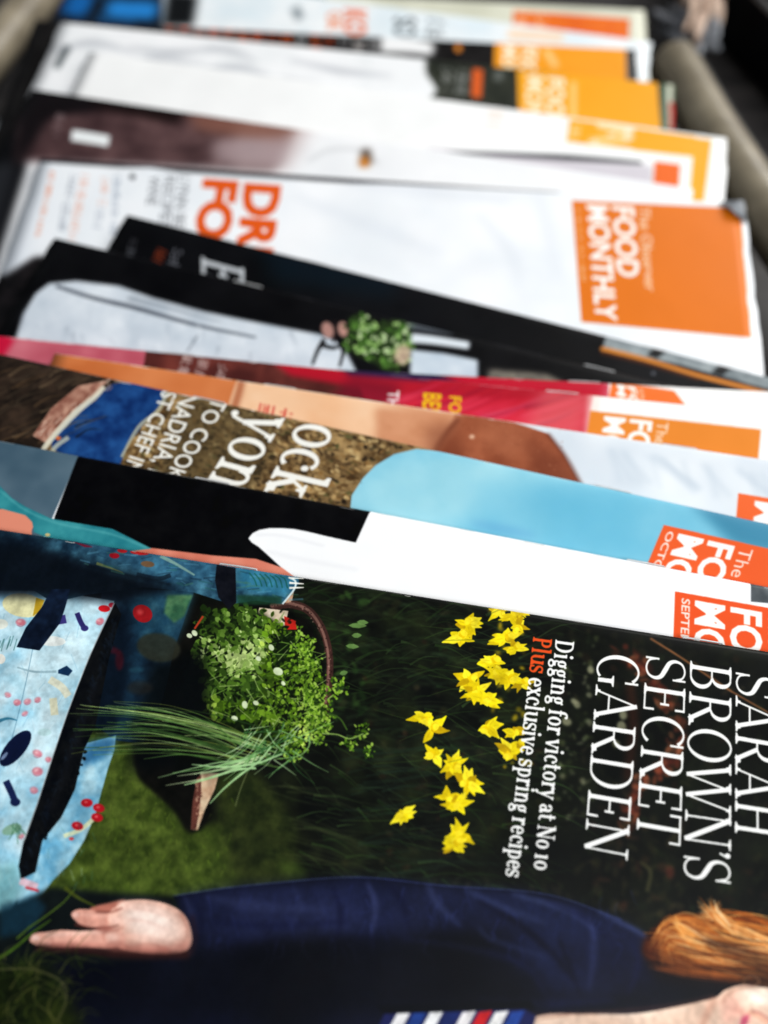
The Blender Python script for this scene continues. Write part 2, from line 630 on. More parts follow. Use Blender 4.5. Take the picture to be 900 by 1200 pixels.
def art_garden(s):
    r = random.Random(11)
    U = r.uniform
    # dark garden
    s.fill([(-500, 560), (1500, 560), (1500, 2000), (-500, 2000)], (7, 9, 8), c2=(20, 25, 15), ns=(9, 3, 4), gamma=1.6)
    # foliage, mid left
    for i in range(420):
        x, y = U(330, 640), U(680, 1045)
        a = U(-.5, .5) + (.25 if y > 850 else -.2)
        L = U(20, 75)
        g = r.choice([(20, 34, 16), (28, 44, 20), (36, 56, 26), (14, 24, 14), (48, 68, 36), (30, 40, 26)])
        s.stroke([(x, y), (x + L * .5 * math.cos(a), y + L * .5 * math.sin(a) + U(-3, 3)), (x + L * math.cos(a + .15), y + L * math.sin(a + .15))], U(1.5, 4), g, w1=.5, a=U(.3, .8), n=3)
    for i in range(260):
        x, y = U(380, 620), U(690, 1035)
        L = U(30, 90)
        a = U(-.35, .35)
        s.stroke([(x, y), (x + L * .5 * math.cos(a), y + L * .5 * math.sin(a) + U(-4, 4)), (x + L * math.cos(a + .2), y + L * math.sin(a + .2))], U(1.5, 4), r.choice([(46, 66, 40), (58, 82, 46), (34, 54, 34), (70, 92, 60), (40, 50, 28)]), w1=.5, a=U(.1, .45) * (1 if y < 900 else .4), n=3, blur=1.4)
    for i in range(170):
        x, y = U(330, 640), U(690, 1040)
        s.ell(x, y, U(6, 20), U(4, 12), r.choice([(30, 40, 20), (44, 52, 24), (16, 22, 12), (52, 60, 34)]), U(0, 180), a=U(.15, .4), blur=4)
    for i in range(700):       # broken leaf mottle towards the title
        x, y = U(400, 900), U(690, 1070)
        g = r.choice([(26, 34, 18), (44, 42, 24), (34, 46, 24), (60, 54, 36), (16, 20, 12), (50, 30, 20), (24, 28, 16)])
        s.ell(x, y, U(2, 8), U(1.5, 5), g, U(0, 180), a=U(.15, .5), blur=1.2)
    for i in range(60):
        x, y = U(380, 430), U(690, 860)
        s.ell(x, y, U(2, 7), U(1.5, 5), r.choice([(40, 66, 30), (60, 92, 40), (28, 48, 22)]), U(0, 180), a=U(.2, .6), blur=1)
    for (x, y, L) in ((408, 733, 22), (418, 729, 14), (405, 757, 16), (398, 790, 10), (412, 745, 12)):
        s.leaf(x, y, L, 6, U(-.3, .1), (112, 150, 80), .8)
    # reddish garden arch behind the title
    A = [(722, 758), (745, 775), (764, 800), (788, 830), (796, 862), (784, 895), (752, 918), (738, 950), (734, 975)]
    s.stroke(A, 19, (92, 38, 26), a=.85, w1=9, blur=3, mul=(5, 61, 3))
    for i in range(170):
        k = r.random() * (len(A) - 1.01)
        j = int(k)
        x = A[j][0] + (A[j + 1][0] - A[j][0]) * (k - j) + U(-11, 9)
        y = A[j][1] + (A[j + 1][1] - A[j][1]) * (k - j) + U(-8, 8)
        s.ell(x, y, U(2, 7), U(1.5, 5), r.choice([(150, 76, 50), (110, 44, 30), (70, 26, 20), (176, 104, 70), (40, 24, 16), (30, 24, 14)]), U(0, 180), a=U(.2, .6), blur=1.3)
    s.stroke([(738, 800), (742, 850), (735, 915)], 12, (70, 34, 22), a=.5, blur=3)
    s.stroke([(762, 748), (800, 772), (850, 806), (905, 838)], 3, (150, 96, 58), w1=2, a=.75, blur=.7)
    s.stroke([(812, 775), (858, 812)], 1.5, (140, 100, 70), a=.4, blur=.7)
    for i in range(70):
        x, y = U(652, 700), U(740, 960)
        s.ell(x, y, U(1.5, 5), U(1.5, 4), r.choice([(120, 130, 92), (86, 92, 58), (150, 150, 120), (62, 70, 40)]), U(0, 180), a=U(.2, .55), blur=1.2)
    for x, y, q in ((664, 846, 6), (676, 826, 5), (672, 822, 4), (692, 785, 5), (728, 852, 7), (730, 838, 6), (722, 872, 5)):
        s.ell(x, y, q, q * .8, (168, 166, 132), U(0, 90), a=.65, blur=1.2)
    for i in range(90):
        x, y = U(690, 800), U(960, 1080)
        s.ell(x, y, U(3, 9), U(2, 6), r.choice([(56, 52, 30), (40, 42, 24), (70, 62, 40), (24, 28, 16), (84, 50, 36)]), U(0, 180), a=U(.15, .45), blur=1.8)
    s.stroke([(750, 1010), (762, 1022), (758, 1045)], 5, (96, 90, 58), a=.5, blur=1.5)
    s.ell(785, 1022, 5, 8, (120, 52, 40), a=.5, blur=2)
    # pale grass blades, low centre
    for i in range(26):
        x, y = U(300, 350), U(905, 1010)
        s.stroke([(x, y), (x + U(30, 60), y + U(2, 20)), (x + U(70, 130), y + U(10, 45))], 1.6, (66, 74, 44), w1=.6, a=.4, blur=.8, n=4)
    for i in range(36):
        x, y = U(400, 470), U(860, 1030)
        s.stroke([(x, y), (x + U(30, 60), y + U(-12, 6)), (x + U(70, 140), y + U(-22, 10))], 2, (30, 46, 34), w1=.8, a=.55, blur=.8, n=4)
    # lawn
    s.fill([(84, 868), (150, 872), (178, 905), (215, 960), (262, 968), (272, 1010), (262, 1052), (40, 1070), (60, 1010)], (42, 56, 18), c2=(82, 98, 38), ns=(2.4, 5, 5), blur=5, smooth=True)
    s.fill([(250, 890), (300, 900), (345, 960), (350, 1040), (262, 1050)], (28, 38, 14), c2=(62, 72, 30), ns=(3, 6, 4), blur=8, a=.75)
    for i in range(520):
        x, y = U(98, 275), U(880, 1048)
        s.stroke([(x, y), (x + U(-5, 5), y + U(3, 9))], 1.1, r.choice([(96, 122, 34), (58, 84, 20), (30, 48, 10), (120, 140, 50), (44, 60, 14)]), w1=.4, a=U(.2, .6))
    s.ell(345, 1020, 18, 8, (70, 92, 34), 20, a=.5, blur=4)
    # shadowed trug body
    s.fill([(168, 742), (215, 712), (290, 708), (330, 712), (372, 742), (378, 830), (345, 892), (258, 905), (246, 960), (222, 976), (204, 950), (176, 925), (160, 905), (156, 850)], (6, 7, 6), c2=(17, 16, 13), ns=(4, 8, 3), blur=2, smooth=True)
    # trug handle
    H = [(318, 712), (340, 708), (362, 716), (378, 738), (386, 768), (386, 800), (383, 826), (380, 850)]
    s.stroke(H, 10, (62, 38, 34), w1=7)
    s.stroke([(x - 1.5, y - 1.5) for x, y in H], 4, (128, 92, 82), w1=3, a=.8, blur=.7)
    for i in range(90):
        k = r.random() * (len(H) - 1.01)
        j = int(k)
        x = H[j][0] + (H[j + 1][0] - H[j][0]) * (k - j) + U(-4, 3)
        y = H[j][1] + (H[j + 1][1] - H[j][1]) * (k - j) + U(-3, 3)
        s.ell(x, y, U(.6, 1.6), U(.4, 1), r.choice([(170, 134, 120), (30, 16, 14), (92, 58, 50)]), U(0, 180), a=.7)
    # trug wood
    s.fill([(304, 712), (338, 716), (334, 734), (318, 742), (300, 726)], (198, 178, 150), c2=(230, 214, 190), ns=(2, 3, 2))
    s.fill([(332, 680), (346, 684), (342, 706), (330, 707)], (176, 128, 98), c2=(206, 168, 136), ns=(1.2, 3, 2))
    s.fill([(236, 905), (257, 906), (252, 925), (240, 950), (232, 973), (224, 972), (226, 945), (230, 920)], (214, 190, 158), c2=(186, 150, 120), ns=(1.5, 4, 2))
    s.fill([(231, 912), (236, 908), (236, 928), (234, 950), (230, 972), (224, 972), (226, 940)], (92, 52, 44))
    for i in range(40):
        s.ell(U(229, 237), U(915, 968), U(.5, 1.5), U(.8, 2), r.choice([(120, 76, 62), (60, 30, 26), (170, 130, 108)]), 0, a=.8)
    s.fill([(333, 722), (347, 728), (344, 738), (334, 734)], (190, 40, 30))
    # herb leaves
    HB = np.array([(232, 735), (240, 716), (270, 712), (300, 716), (322, 728), (344, 740), (358, 756), (372, 770), (376, 790), (384, 808), (384, 834), (380, 856), (362, 868), (348, 884), (322, 884), (296, 868), (268, 850), (246, 838), (240, 810), (240, 785), (228, 765)])

    def inblob(x, y, P=HB):
        q = np.roll(P, -1, 0)
        k = (P[:, 1] > y) != (q[:, 1] > y)
        xs = P[k, 0] + (y - P[k, 1]) * (q[k, 0] - P[k, 0]) / (q[k, 1] - P[k, 1])
        return (xs > x).sum() % 2 == 1
    s.fill(HB, (9, 16, 7), c2=(24, 40, 14), ns=(2.4, 9, 3), blur=2, smooth=True)
    clump = [(U(235, 380), U(720, 880), U(8, 20), U(-.5, .5)) for _ in range(60)]
    N = 2300
    for i in range(N):
        f = i / N
        for _ in range(12):
            x, y = U(222, 392), U(706, 892)
            if inblob(x + U(-5, 5), y + U(-5, 5)):
                break
        else:
            continue
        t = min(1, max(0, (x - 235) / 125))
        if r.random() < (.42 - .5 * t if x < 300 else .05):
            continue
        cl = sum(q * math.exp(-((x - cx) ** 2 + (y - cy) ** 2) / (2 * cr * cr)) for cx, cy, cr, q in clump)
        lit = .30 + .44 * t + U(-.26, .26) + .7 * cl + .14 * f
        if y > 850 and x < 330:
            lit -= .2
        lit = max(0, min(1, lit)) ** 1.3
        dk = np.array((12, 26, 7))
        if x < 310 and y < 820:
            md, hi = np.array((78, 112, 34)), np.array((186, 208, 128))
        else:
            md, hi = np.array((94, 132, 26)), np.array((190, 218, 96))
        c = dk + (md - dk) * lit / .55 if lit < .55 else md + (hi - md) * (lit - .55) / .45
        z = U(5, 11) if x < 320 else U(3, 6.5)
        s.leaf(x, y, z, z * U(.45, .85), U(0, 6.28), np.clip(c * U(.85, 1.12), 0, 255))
        if r.random() < .2:
            s.leaf(x + 1, y + 1, z * .5, z * .2, U(0, 6.28), (214, 232, 160) if lit > .5 else (40, 64, 24), .8)
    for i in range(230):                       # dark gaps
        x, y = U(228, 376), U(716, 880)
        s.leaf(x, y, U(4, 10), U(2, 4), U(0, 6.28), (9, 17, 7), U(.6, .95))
    for i in range(120):                       # stalks
        x, y = U(240, 370), U(730, 880)
        if not inblob(x, y):
            continue
        a = U(-1.2, 1.2)
        L = U(8, 26)
        s.stroke([(x, y), (x + L * math.cos(a), y + L * math.sin(a))], 1.1, r.choice([(130, 170, 70), (84, 124, 44), (176, 200, 120)]), w1=.7, a=.7)
    for i in range(36):
        k = r.random()
        a0 = U(-1.3, .6)
        x, y = 346 + 16 * k, 748 + 122 * k
        L = U(8, 20)
        x1, y1 = x + L * math.cos(a0), y + L * math.sin(a0)
        s.stroke([(x, y), ((x + x1) / 2 + U(-2, 2), (y + y1) / 2 + U(-2, 2)), (x1, y1)], 1.2, (120, 156, 60), w1=.8, a=.8)
        for q in range(7):
            s.leaf(x1 + U(-5, 5), y1 + U(-4, 4), U(3, 6), U(2, 3.5), U(0, 6.28), r.choice([(116, 152, 44), (150, 184, 76), (80, 116, 28), (44, 70, 18)]))
    HH = H[1:7]
    s.stroke(HH, 8.5, (62, 38, 34), w1=6.5)
    s.stroke([(x - 1.5, y - 1.5) for x, y in HH], 3.4, (140, 102, 90), w1=2.6, a=.8, blur=.6)
    for i in range(60):
        k = r.random() * (len(HH) - 1.01)
        j = int(k)
        s.ell(HH[j][0] + (HH[j + 1][0] - HH[j][0]) * (k - j) + U(-3, 3), HH[j][1] + (HH[j + 1][1] - HH[j][1]) * (k - j) + U(-2, 2), U(.6, 1.5), U(.4, 1), r.choice([(176, 140, 124), (30, 16, 14), (96, 62, 54)]), U(0, 180), a=.7)
    for x, y, q in ((326, 787, 6), (303, 772, 3.5), (287, 826, 4.5), (300, 824, 3.5), (332, 801, 3), (318, 759, 4), (275, 842, 4), (228, 742, 4), (222, 745, 3.5)):
        s.ell(x, y, q, q * .75, (216, 228, 190), U(0, 90), a=.95)
    for cx, cy, rad, n in ((394, 807, 13, 60), (376, 845, 16, 90), (350, 770, 14, 60), (372, 820, 16, 80), (425, 857, 9, 36), (409, 872, 8, 30), (431, 880, 7, 18), (345, 880, 16, 60), (362, 752, 8, 22)):
        for i in range(n):                     # frilly parsley
            a, q = U(0, 6.28), rad * math.sqrt(r.random())
            c = r.choice([(98, 136, 32), (124, 162, 48), (72, 108, 24), (150, 182, 76), (46, 76, 16), (30, 52, 14)])
            s.leaf(cx + q * math.cos(a), cy + q * math.sin(a), U(3, 5.5), U(2, 3.5), U(0, 6.28), c)
    s.stroke([(378, 860), (395, 861), (410, 866), (426, 860)], 1.6, (130, 160, 80))
    s.stroke([(383, 836), (398, 842), (407, 856)], 2, (56, 84, 30))
    s.stroke([(390, 815), (384, 820)], 1.6, (130, 160, 80))
    s.stroke([(330, 885), (338, 862), (350, 850)], 2, (150, 180, 130), w1=1)
    s.stroke([(362, 862), (362, 875), (350, 886), (322, 890)], 2, (120, 160, 90), w1=1)
    s.fill([(336, 738), (346, 728), (348, 738)], (188, 34, 26))
    s.stroke([(228, 737), (238, 722)], 2.4, (176, 60, 36))
    # daffodils
    for (x, y) in ((587, 715), (600, 722), (612, 716), (605, 733), (547, 731), (542, 747), (592, 748), (604, 760), (575, 775), (585, 790), (610, 800), (596, 797), (550, 797), (557, 812), (570, 820), (495, 840), (505, 855), (570, 853), (510, 885), (532, 897), (550, 918), (527, 935), (536, 943), (472, 955), (540, 978), (533, 990), (606, 872), (598, 882), (603, 858)):
        daffodil(s, x + U(-2, 2), y, 19 if x < 600 else 15, r)
    for i in range(26):
        x, y = U(575, 622), U(712, 900)
        s.ell(x, y, U(2, 5), U(1.5, 4), (200, 170, 20), U(0, 180), a=U(.3, .8), blur=1)
    # blue printed apron: shadowed skirt
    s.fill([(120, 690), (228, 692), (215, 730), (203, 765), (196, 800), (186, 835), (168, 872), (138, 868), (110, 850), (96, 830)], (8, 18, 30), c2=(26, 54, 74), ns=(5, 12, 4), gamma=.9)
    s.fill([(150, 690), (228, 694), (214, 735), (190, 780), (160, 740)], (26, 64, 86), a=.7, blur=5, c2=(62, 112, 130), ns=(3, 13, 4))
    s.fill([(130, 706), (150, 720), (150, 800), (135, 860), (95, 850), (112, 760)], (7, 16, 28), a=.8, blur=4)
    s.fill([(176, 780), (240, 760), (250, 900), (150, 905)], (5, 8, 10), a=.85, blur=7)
    s.fill([(196, 697), (226, 697), (216, 722), (204, 730), (192, 718)], (52, 96, 60), c2=(88, 130, 80), ns=(2, 5, 2), a=.8, blur=1)
    s.ell(167, 719, 12, 10, (150, 24, 30), 30)
    s.ell(164, 717, 4, 3, (200, 70, 70), 30, a=.8, blur=1)
    s.ell(186, 759, 26, 17, (44, 46, 36), 10, a=.85, blur=1.5)
    s.ell(133, 762, 8, 4, (64, 18, 30), 20, a=.8, blur=1)
    s.ell(140, 774, 5, 12, (58, 16, 26), 0, a=.8, blur=1)
    s.ell(160, 785, 9, 3, (40, 84, 100), 0, a=.5, blur=1)
    s.ell(164, 806, 15, 8, (36, 34, 30), 0, a=.6, blur=2)
    # second panel in the sun
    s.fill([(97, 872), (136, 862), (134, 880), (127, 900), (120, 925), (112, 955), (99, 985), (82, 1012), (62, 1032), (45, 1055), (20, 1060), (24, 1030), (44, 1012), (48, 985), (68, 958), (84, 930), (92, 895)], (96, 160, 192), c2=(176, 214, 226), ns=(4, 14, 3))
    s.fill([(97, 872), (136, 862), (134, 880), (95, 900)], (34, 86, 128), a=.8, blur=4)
    s.stroke([(112, 958), (95, 972), (75, 980)], 5, (216, 222, 180), a=.9)
    for x, y in ((102, 941), (116, 947), (91, 968), (114, 958)):
        s.ell(x, y, 7, 5, (178, 22, 36), U(-20, 20))
        s.ell(x - 1, y - 1, 2, 1.4, (230, 110, 110), a=.7)
    s.ell(84, 983, 3, 2, (190, 60, 60))
    for i in range(50):
        x, y = U(20, 110), U(960, 1060)
        s.stroke([(x, y), (x + U(-6, 6), y + U(4, 14))], 1, r.choice([(80, 140, 170), (60, 120, 110), (200, 226, 230)]), a=.3)
    # main sunlit panel
    P = [(-300, 690), (0, 688), (50, 690), (90, 697), (134, 704), (118, 738), (102, 775), (80, 832), (62, 885), (44, 940), (28, 985), (22, 1015), (26, 1045), (0, 1088), (-300, 1500)]
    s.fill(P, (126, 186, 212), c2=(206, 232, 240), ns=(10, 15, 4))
    for i in range(90):
        x, y = U(-30, 115), U(696, 1040)
        if x < 116 - (y - 700) * .3:
            s.ell(x, y, U(5, 18), U(3, 9), r.choice([(96, 164, 200), (222, 240, 244), (120, 184, 208), (236, 246, 248)]), U(-60, 60), a=U(.15, .4), blur=2.5)
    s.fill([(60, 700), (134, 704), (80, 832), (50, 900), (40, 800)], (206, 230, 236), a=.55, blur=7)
    s.fill([(-60, 1020), (22, 1010), (26, 1045), (0, 1090), (-100, 1200)], (96, 150, 150), a=.6, blur=5)
    for i in range(110):
        x, y = U(-30, 105), U(700, 1060)
        if x < 118 - (y - 700) * .3:
            s.stroke([(x, y), (x + U(-10, 10), y + U(6, 22))], .9, r.choice([(90, 150, 180), (70, 130, 160), (236, 244, 246)]), a=.25)
    s.stroke([(40, 750), (30, 800), (18, 850), (4, 900)], .9, (70, 116, 140), a=.6)
    s.ell(27, 709, 25, 14, (230, 226, 176), 8)
    s.fill([(42, 700), (52, 703), (46, 716), (38, 722)], (196, 160, 40))
    s.ell(0, 731, 9, 6, (228, 232, 220), 0)
    s.ell(0, 772, 6, 6, (234, 232, 222), 0)
    s.ell(60, 751, 17, 6, (232, 238, 234), 3)
    s.ell(52, 858, 8, 4.5, (180, 214, 216), 0, a=.8)
    for x, y, a in ((24, 729, 6), (32, 822, 4.5), (20, 823, 4.5), (9, 814, 4), (44, 820, 4), (29, 836, 4), (44, 883, 6), (44, 904, 6.5), (40, 926, 5), (57, 890, 4), (117, 728, 5), (25, 980, 4)):
        s.ell(x, y, a, a * U(.6, .85), (208, 112, 126), U(-30, 30), a=U(.75, .95), blur=.8)
        s.ell(x - a * .25, y - a * .2, a * .45, a * .25, (240, 200, 200), U(-30, 30), a=.75, blur=.7)
        s.stroke([(x - a * .8, y + a * .5), (x, y + a * .85), (x + a * .8, y + a * .4)], 1, (150, 60, 84), w1=.5, a=.5)
    s.ell(122, 713, 7, 4, (206, 26, 34), 5)
    s.ell(131, 709, 4, 3, (190, 40, 60), 5)
    s.stroke([(58, 796), (72, 805), (80, 816)], 9, (228, 224, 196), a=.85)
    s.stroke([(62, 818), (64, 838)], 9, (226, 220, 184), a=.85)
    s.stroke([(20, 782), (40, 787), (66, 787)], 2, (150, 180, 190), w1=3)
    s.fill([(68, 785), (78, 780), (85, 786), (80, 792), (68, 789)], (20, 50, 84))
    s.stroke([(90, 718), (94, 728), (98, 735)], 6, (44, 40, 96))
    s.ell(99, 736, 4.5, 3.5, (50, 46, 106))
    s.fill([(68, 722), (76, 720), (78, 730), (66, 732), (60, 728)], (60, 54, 120))
    s.ell(18, 877, 26, 11, (12, 22, 52), -50)
    s.ell(5, 886, 6, 2, (130, 150, 180), -50, a=.8)
    s.stroke([(7, 915), (14, 930), (18, 940)], 8, (22, 34, 74))
    s.ell(18, 940, 6, 5, (22, 34, 74))
    s.stroke([(-10, 848), (8, 842), (20, 844)], 5, (60, 130, 160), w1=1)
    for i in range(8):
        x = U(0, 22)
        s.stroke([(x, U(744, 752)), (x - 4, U(756, 764))], 1.2, (70, 120, 120), a=.7)
    s.ell(14, 972, 12, 6, (120, 160, 110), -20, a=.6)
    for i in range(9):
        s.stroke([(U(8, 30), U(960, 975)), (U(8, 36), U(975, 990))], 1.4, (70, 120, 90), a=.6)
    s.stroke([(24, 1032), (44, 1040)], 9, (214, 176, 186), a=.9)
    s.stroke([(30, 1040), (46, 1044)], 3, (190, 30, 40), a=.9)
    # dark gap between the panels, with soil-dark fringe
    G = [(134, 705), (142, 720), (128, 770), (112, 850), (98, 880), (88, 925), (72, 958), (50, 985), (42, 1022), (26, 1030), (22, 1015), (28, 985), (44, 940), (62, 885), (80, 832), (104, 770)]
    s.fill(G, (5, 7, 12), c2=(16, 18, 20), ns=(2.5, 18, 3))
    for i in range(90):
        k = U(0, 1)
        x, y = 100 - 52 * k, 880 + 105 * k
        s.ell(x + U(-3, 5), y, U(1, 3), U(1, 2.4), (8, 10, 14), U(0, 90))
    for i in range(150):
        k = U(0, 1)
        x, y = 136 - 110 * k ** 1.1, 720 + 300 * k
        s.stroke([(x + U(-6, 4), y), (x + U(-4, 8), y + U(4, 14))], U(1, 3), r.choice([(10, 14, 24), (26, 40, 54), (6, 8, 12), (18, 30, 44)]), w1=.6, a=.5, blur=.7)
    s.stroke([(134, 706), (118, 740), (102, 776), (80, 833), (62, 886), (44, 941), (28, 986)], 1.6, (236, 246, 248), a=.6)
    s.stroke([(112, 800), (96, 850), (76, 905), (60, 950)], 6, (24, 26, 30), a=.6, blur=3)
    # waistband strip along the spine
    s.fill([(-300, 560), (100, 600), (350, 640), (350, 684), (330, 708), (300, 704), (270, 708), (226, 694), (168, 688), (100, 697), (62, 706), (40, 692), (-300, 690)], (18, 40, 58), c2=(74, 128, 150), ns=(4, 21, 4), gamma=1.1)
    s.fill([(-300, 640), (20, 632), (90, 655), (150, 672), (215, 690), (140, 706), (60, 700), (-300, 700)], (7, 12, 20), a=.93, blur=6)
    s.fill([(-300, 560), (60, 600), (60, 640), (-300, 650)], (8, 18, 30), a=.6, blur=6)
    s.fill([(280, 655), (350, 672), (344, 690), (330, 700), (280, 690)], (58, 146, 180), a=.6, blur=4)
    s.fill([(110, 628), (250, 650), (250, 680), (200, 680), (120, 650)], (54, 112, 148), a=.35, blur=5)
    # strap hanging from it
    s.fill([(60, 690), (82, 690), (76, 712), (70, 730), (46, 762), (19, 758), (30, 735), (48, 712)], (9, 17, 32), c2=(20, 34, 56), ns=(2, 3, 2))
    for x, y, a, b, c in ((134, 651, 6, 3.4, (150, 20, 34)), (143, 645, 6, 3, (160, 26, 34)), (163, 647, 11, 3.2, (168, 30, 30)), (173, 661, 8, 3.6, (110, 84, 60))):
        s.ell(x, y, a, b, c, 6)
    for i in range(5):
        s.stroke([(86 + i * 3, 634 + i), (100 + i * 2, 641)], 1.4, (96, 22, 40), a=.8)
    s.stroke([(113, 660), (128, 665), (144, 671)], 3.5, (112, 120, 70), w1=1, a=.8)
    s.stroke([(188, 651), (208, 662), (228, 674)], 5, (130, 164, 150), w1=2, a=.8)
    s.stroke([(160, 673), (185, 678), (200, 674)], 5, (14, 24, 34), a=.7)
    s.stroke([(100, 662), (150, 674), (200, 685)], 3, (8, 14, 22), a=.7, blur=1)
    for i in range(60):
        x = U(90, 345)
        y = 640 + (x - 90) * .16 + U(-4, 26)
        s.stroke([(x, y), (x + U(5, 18), y + U(-3, 4))], U(1, 2.4), r.choice([(20, 52, 78), (90, 150, 176), (34, 84, 80), (16, 30, 46), (70, 120, 100)]), a=.4)
    for i in range(7):
        s.stroke([(292 + i * 6, 671 + i * .6), (298 + i * 6, 679), (301 + i * 6, 687 + i * .4)], 1.6, (20, 84, 66), a=.7)
    s.fill([(254, 660), (276, 665), (277, 706), (268, 714), (256, 700), (252, 680)], (8, 10, 18), c2=(18, 20, 28), ns=(2, 2, 2))
    s.fill([(277, 697), (330, 699), (330, 708), (300, 709), (278, 708)], (26, 62, 42), a=.8, blur=1)
    s.stroke([(338, 676), (346, 681), (345, 690), (336, 702), (331, 708)], 2.4, (206, 224, 226), w1=2)
    for yy in (677, 683, 689):
        s.stroke([(339, yy), (356, yy + U(-1, 2))], 2.6, (238, 236, 226), w1=1.2)
    # chives
    s.fill([(196, 838), (240, 842), (300, 864), (312, 898), (256, 908), (206, 896)], (5, 8, 6), a=.85, blur=5)
    for i in range(50):
        k = r.random()
        x0 = U(78, 150) if r.random() < .7 else U(150, 230)
        y0 = 822 + (x0 - 90) * .10 + 62 * k ** 1.6 + U(-6, 6)
        x1, y1 = 268 + 62 * r.random(), 862 + 34 * k + U(-8, 8)
        bow = -U(4, 16)
        c = r.choice([(92, 128, 60), (64, 100, 44), (134, 166, 96), (44, 70, 32), (112, 128, 56), (78, 116, 56), (160, 184, 116)])
        s.stroke([(x0, y0), (x0 * .6 + x1 * .4, y0 * .6 + y1 * .4 + bow), (x0 * .25 + x1 * .75, y0 * .25 + y1 * .75 + bow * .7), (x1, y1)], .6, c, wm=U(.8, 1.7), w1=U(1.2, 2.1), a=U(.45, 1), n=6)
    for i in range(9):
        x0, y0 = U(170, 262), U(892, 924)
        s.stroke([(x0, y0), ((x0 + 310) / 2, (y0 + 890) / 2 + U(-8, 4)), (U(290, 325), U(878, 902))], .6, r.choice([(150, 190, 130), (110, 160, 90), (190, 210, 160)]), wm=1.8, w1=1.8, a=.85)
    for i in range(44):
        x0, y0 = U(285, 352), U(846, 892)
        a = U(1.9, 2.7) if r.random() < .6 else U(-.6, 1)
        L = U(20, 60)
        s.stroke([(x0, y0), (x0 + L * .5 * math.cos(a) + U(-4, 4), y0 + L * .5 * math.sin(a)), (x0 + L * math.cos(a), y0 + L * math.sin(a) * .9)], U(1, 2.2), r.choice([(130, 176, 110), (84, 132, 70), (52, 96, 50), (170, 200, 150)]), w1=.5, a=.85, n=5)
    for P in ([(246, 942), (262, 925), (282, 908), (303, 893), (318, 875)], [(216, 920), (240, 914), (275, 903), (300, 900)], [(225, 896), (262, 899), (300, 895), (330, 884)]):
        s.stroke(P, 1, (160, 200, 140), wm=2.8, w1=2, a=.95)
    s.stroke([(276, 945), (282, 925), (290, 905)], 1.2, (110, 120, 76), a=.8)
    # navy coat
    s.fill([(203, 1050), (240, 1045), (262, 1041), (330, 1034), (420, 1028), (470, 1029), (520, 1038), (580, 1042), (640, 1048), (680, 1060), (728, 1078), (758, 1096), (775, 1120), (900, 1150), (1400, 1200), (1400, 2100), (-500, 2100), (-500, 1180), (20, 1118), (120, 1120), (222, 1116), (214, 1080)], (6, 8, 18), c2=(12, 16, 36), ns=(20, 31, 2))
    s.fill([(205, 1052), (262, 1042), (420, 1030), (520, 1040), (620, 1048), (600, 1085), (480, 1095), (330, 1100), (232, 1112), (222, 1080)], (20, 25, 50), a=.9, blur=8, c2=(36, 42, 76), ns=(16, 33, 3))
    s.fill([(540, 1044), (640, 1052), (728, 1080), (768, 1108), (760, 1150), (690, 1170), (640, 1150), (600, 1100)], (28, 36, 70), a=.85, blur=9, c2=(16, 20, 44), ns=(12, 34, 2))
    # folds: light and dark wrinkles
    for P, wd, c, a in (([(430, 1033), (440, 1060), (436, 1095)], 9, (66, 74, 118), .45), ([(452, 1032), (470, 1055), (480, 1090)], 7, (12, 15, 40), .7),
                        ([(500, 1036), (515, 1062), (540, 1085)], 8, (70, 80, 126), .45), ([(545, 1042), (585, 1062), (640, 1082)], 8, (72, 84, 132), .45),
                        ([(560, 1055), (610, 1085), (650, 1120), (672, 1150)], 8, (9, 11, 30), .8), ([(600, 1048), (660, 1065), (700, 1090)], 7, (78, 90, 138), .5),
                        ([(640, 1055), (690, 1080), (722, 1110)], 6, (14, 18, 48), .7), ([(700, 1068), (745, 1090), (765, 1105)], 6, (78, 90, 138), .6),
                        ([(690, 1075), (696, 1110), (690, 1160)], 9, (56, 64, 106), .4), ([(655, 1100), (668, 1135), (680, 1165)], 6, (8, 10, 28), .8),
                        ([(240, 1050), (300, 1062), (380, 1066)], 12, (58, 66, 106), .35), ([(250, 1080), (320, 1085), (410, 1080)], 10, (16, 20, 50), .5),
                        ([(390, 1040), (400, 1070), (395, 1100)], 7, (15, 18, 46), .6), ([(345, 1040), (352, 1062), (340, 1090)], 6, (56, 64, 106), .3),
                        ([(228, 1052), (236, 1075), (236, 1105)], 4, (12, 15, 40), .7), ([(216, 1050), (226, 1076), (228, 1108)], 5, (56, 64, 106), .6),
                        ([(470, 1100), (540, 1110), (610, 1130), (640, 1165)], 9, (20, 26, 60), .6), ([(560, 1085), (575, 1100), (640, 1122)], 6, (56, 66, 106), .4),
                        ([(560, 1170), (640, 1176), (720, 1172)], 10, (22, 28, 64), .5), ([(740, 1100), (748, 1130), (735, 1165)], 8, (18, 22, 54), .6)):
        s.stroke(P, wd * .5, c, wm=wd, w1=wd * .4, a=a, blur=2.6)
    for i in range(90):
        x, y = U(230, 740), U(1036, 1110)
        s.stroke([(x, y), (x + U(-8, 8), y + U(5, 16)), (x + U(-12, 12), y + U(12, 30))], U(1, 2.5), r.choice([(60, 72, 140), (10, 12, 34), (44, 54, 110)]), w1=.6, a=.28, blur=1)
    s.stroke([(203, 1050), (262, 1041), (330, 1034), (420, 1028), (520, 1038), (640, 1048), (728, 1078)], 1.4, (70, 82, 140), a=.5, blur=.7)
    s.fill([(215, 1110), (400, 1100), (560, 1104), (640, 1160), (640, 1185), (200, 1190)], (5, 6, 12), a=.6, blur=12)
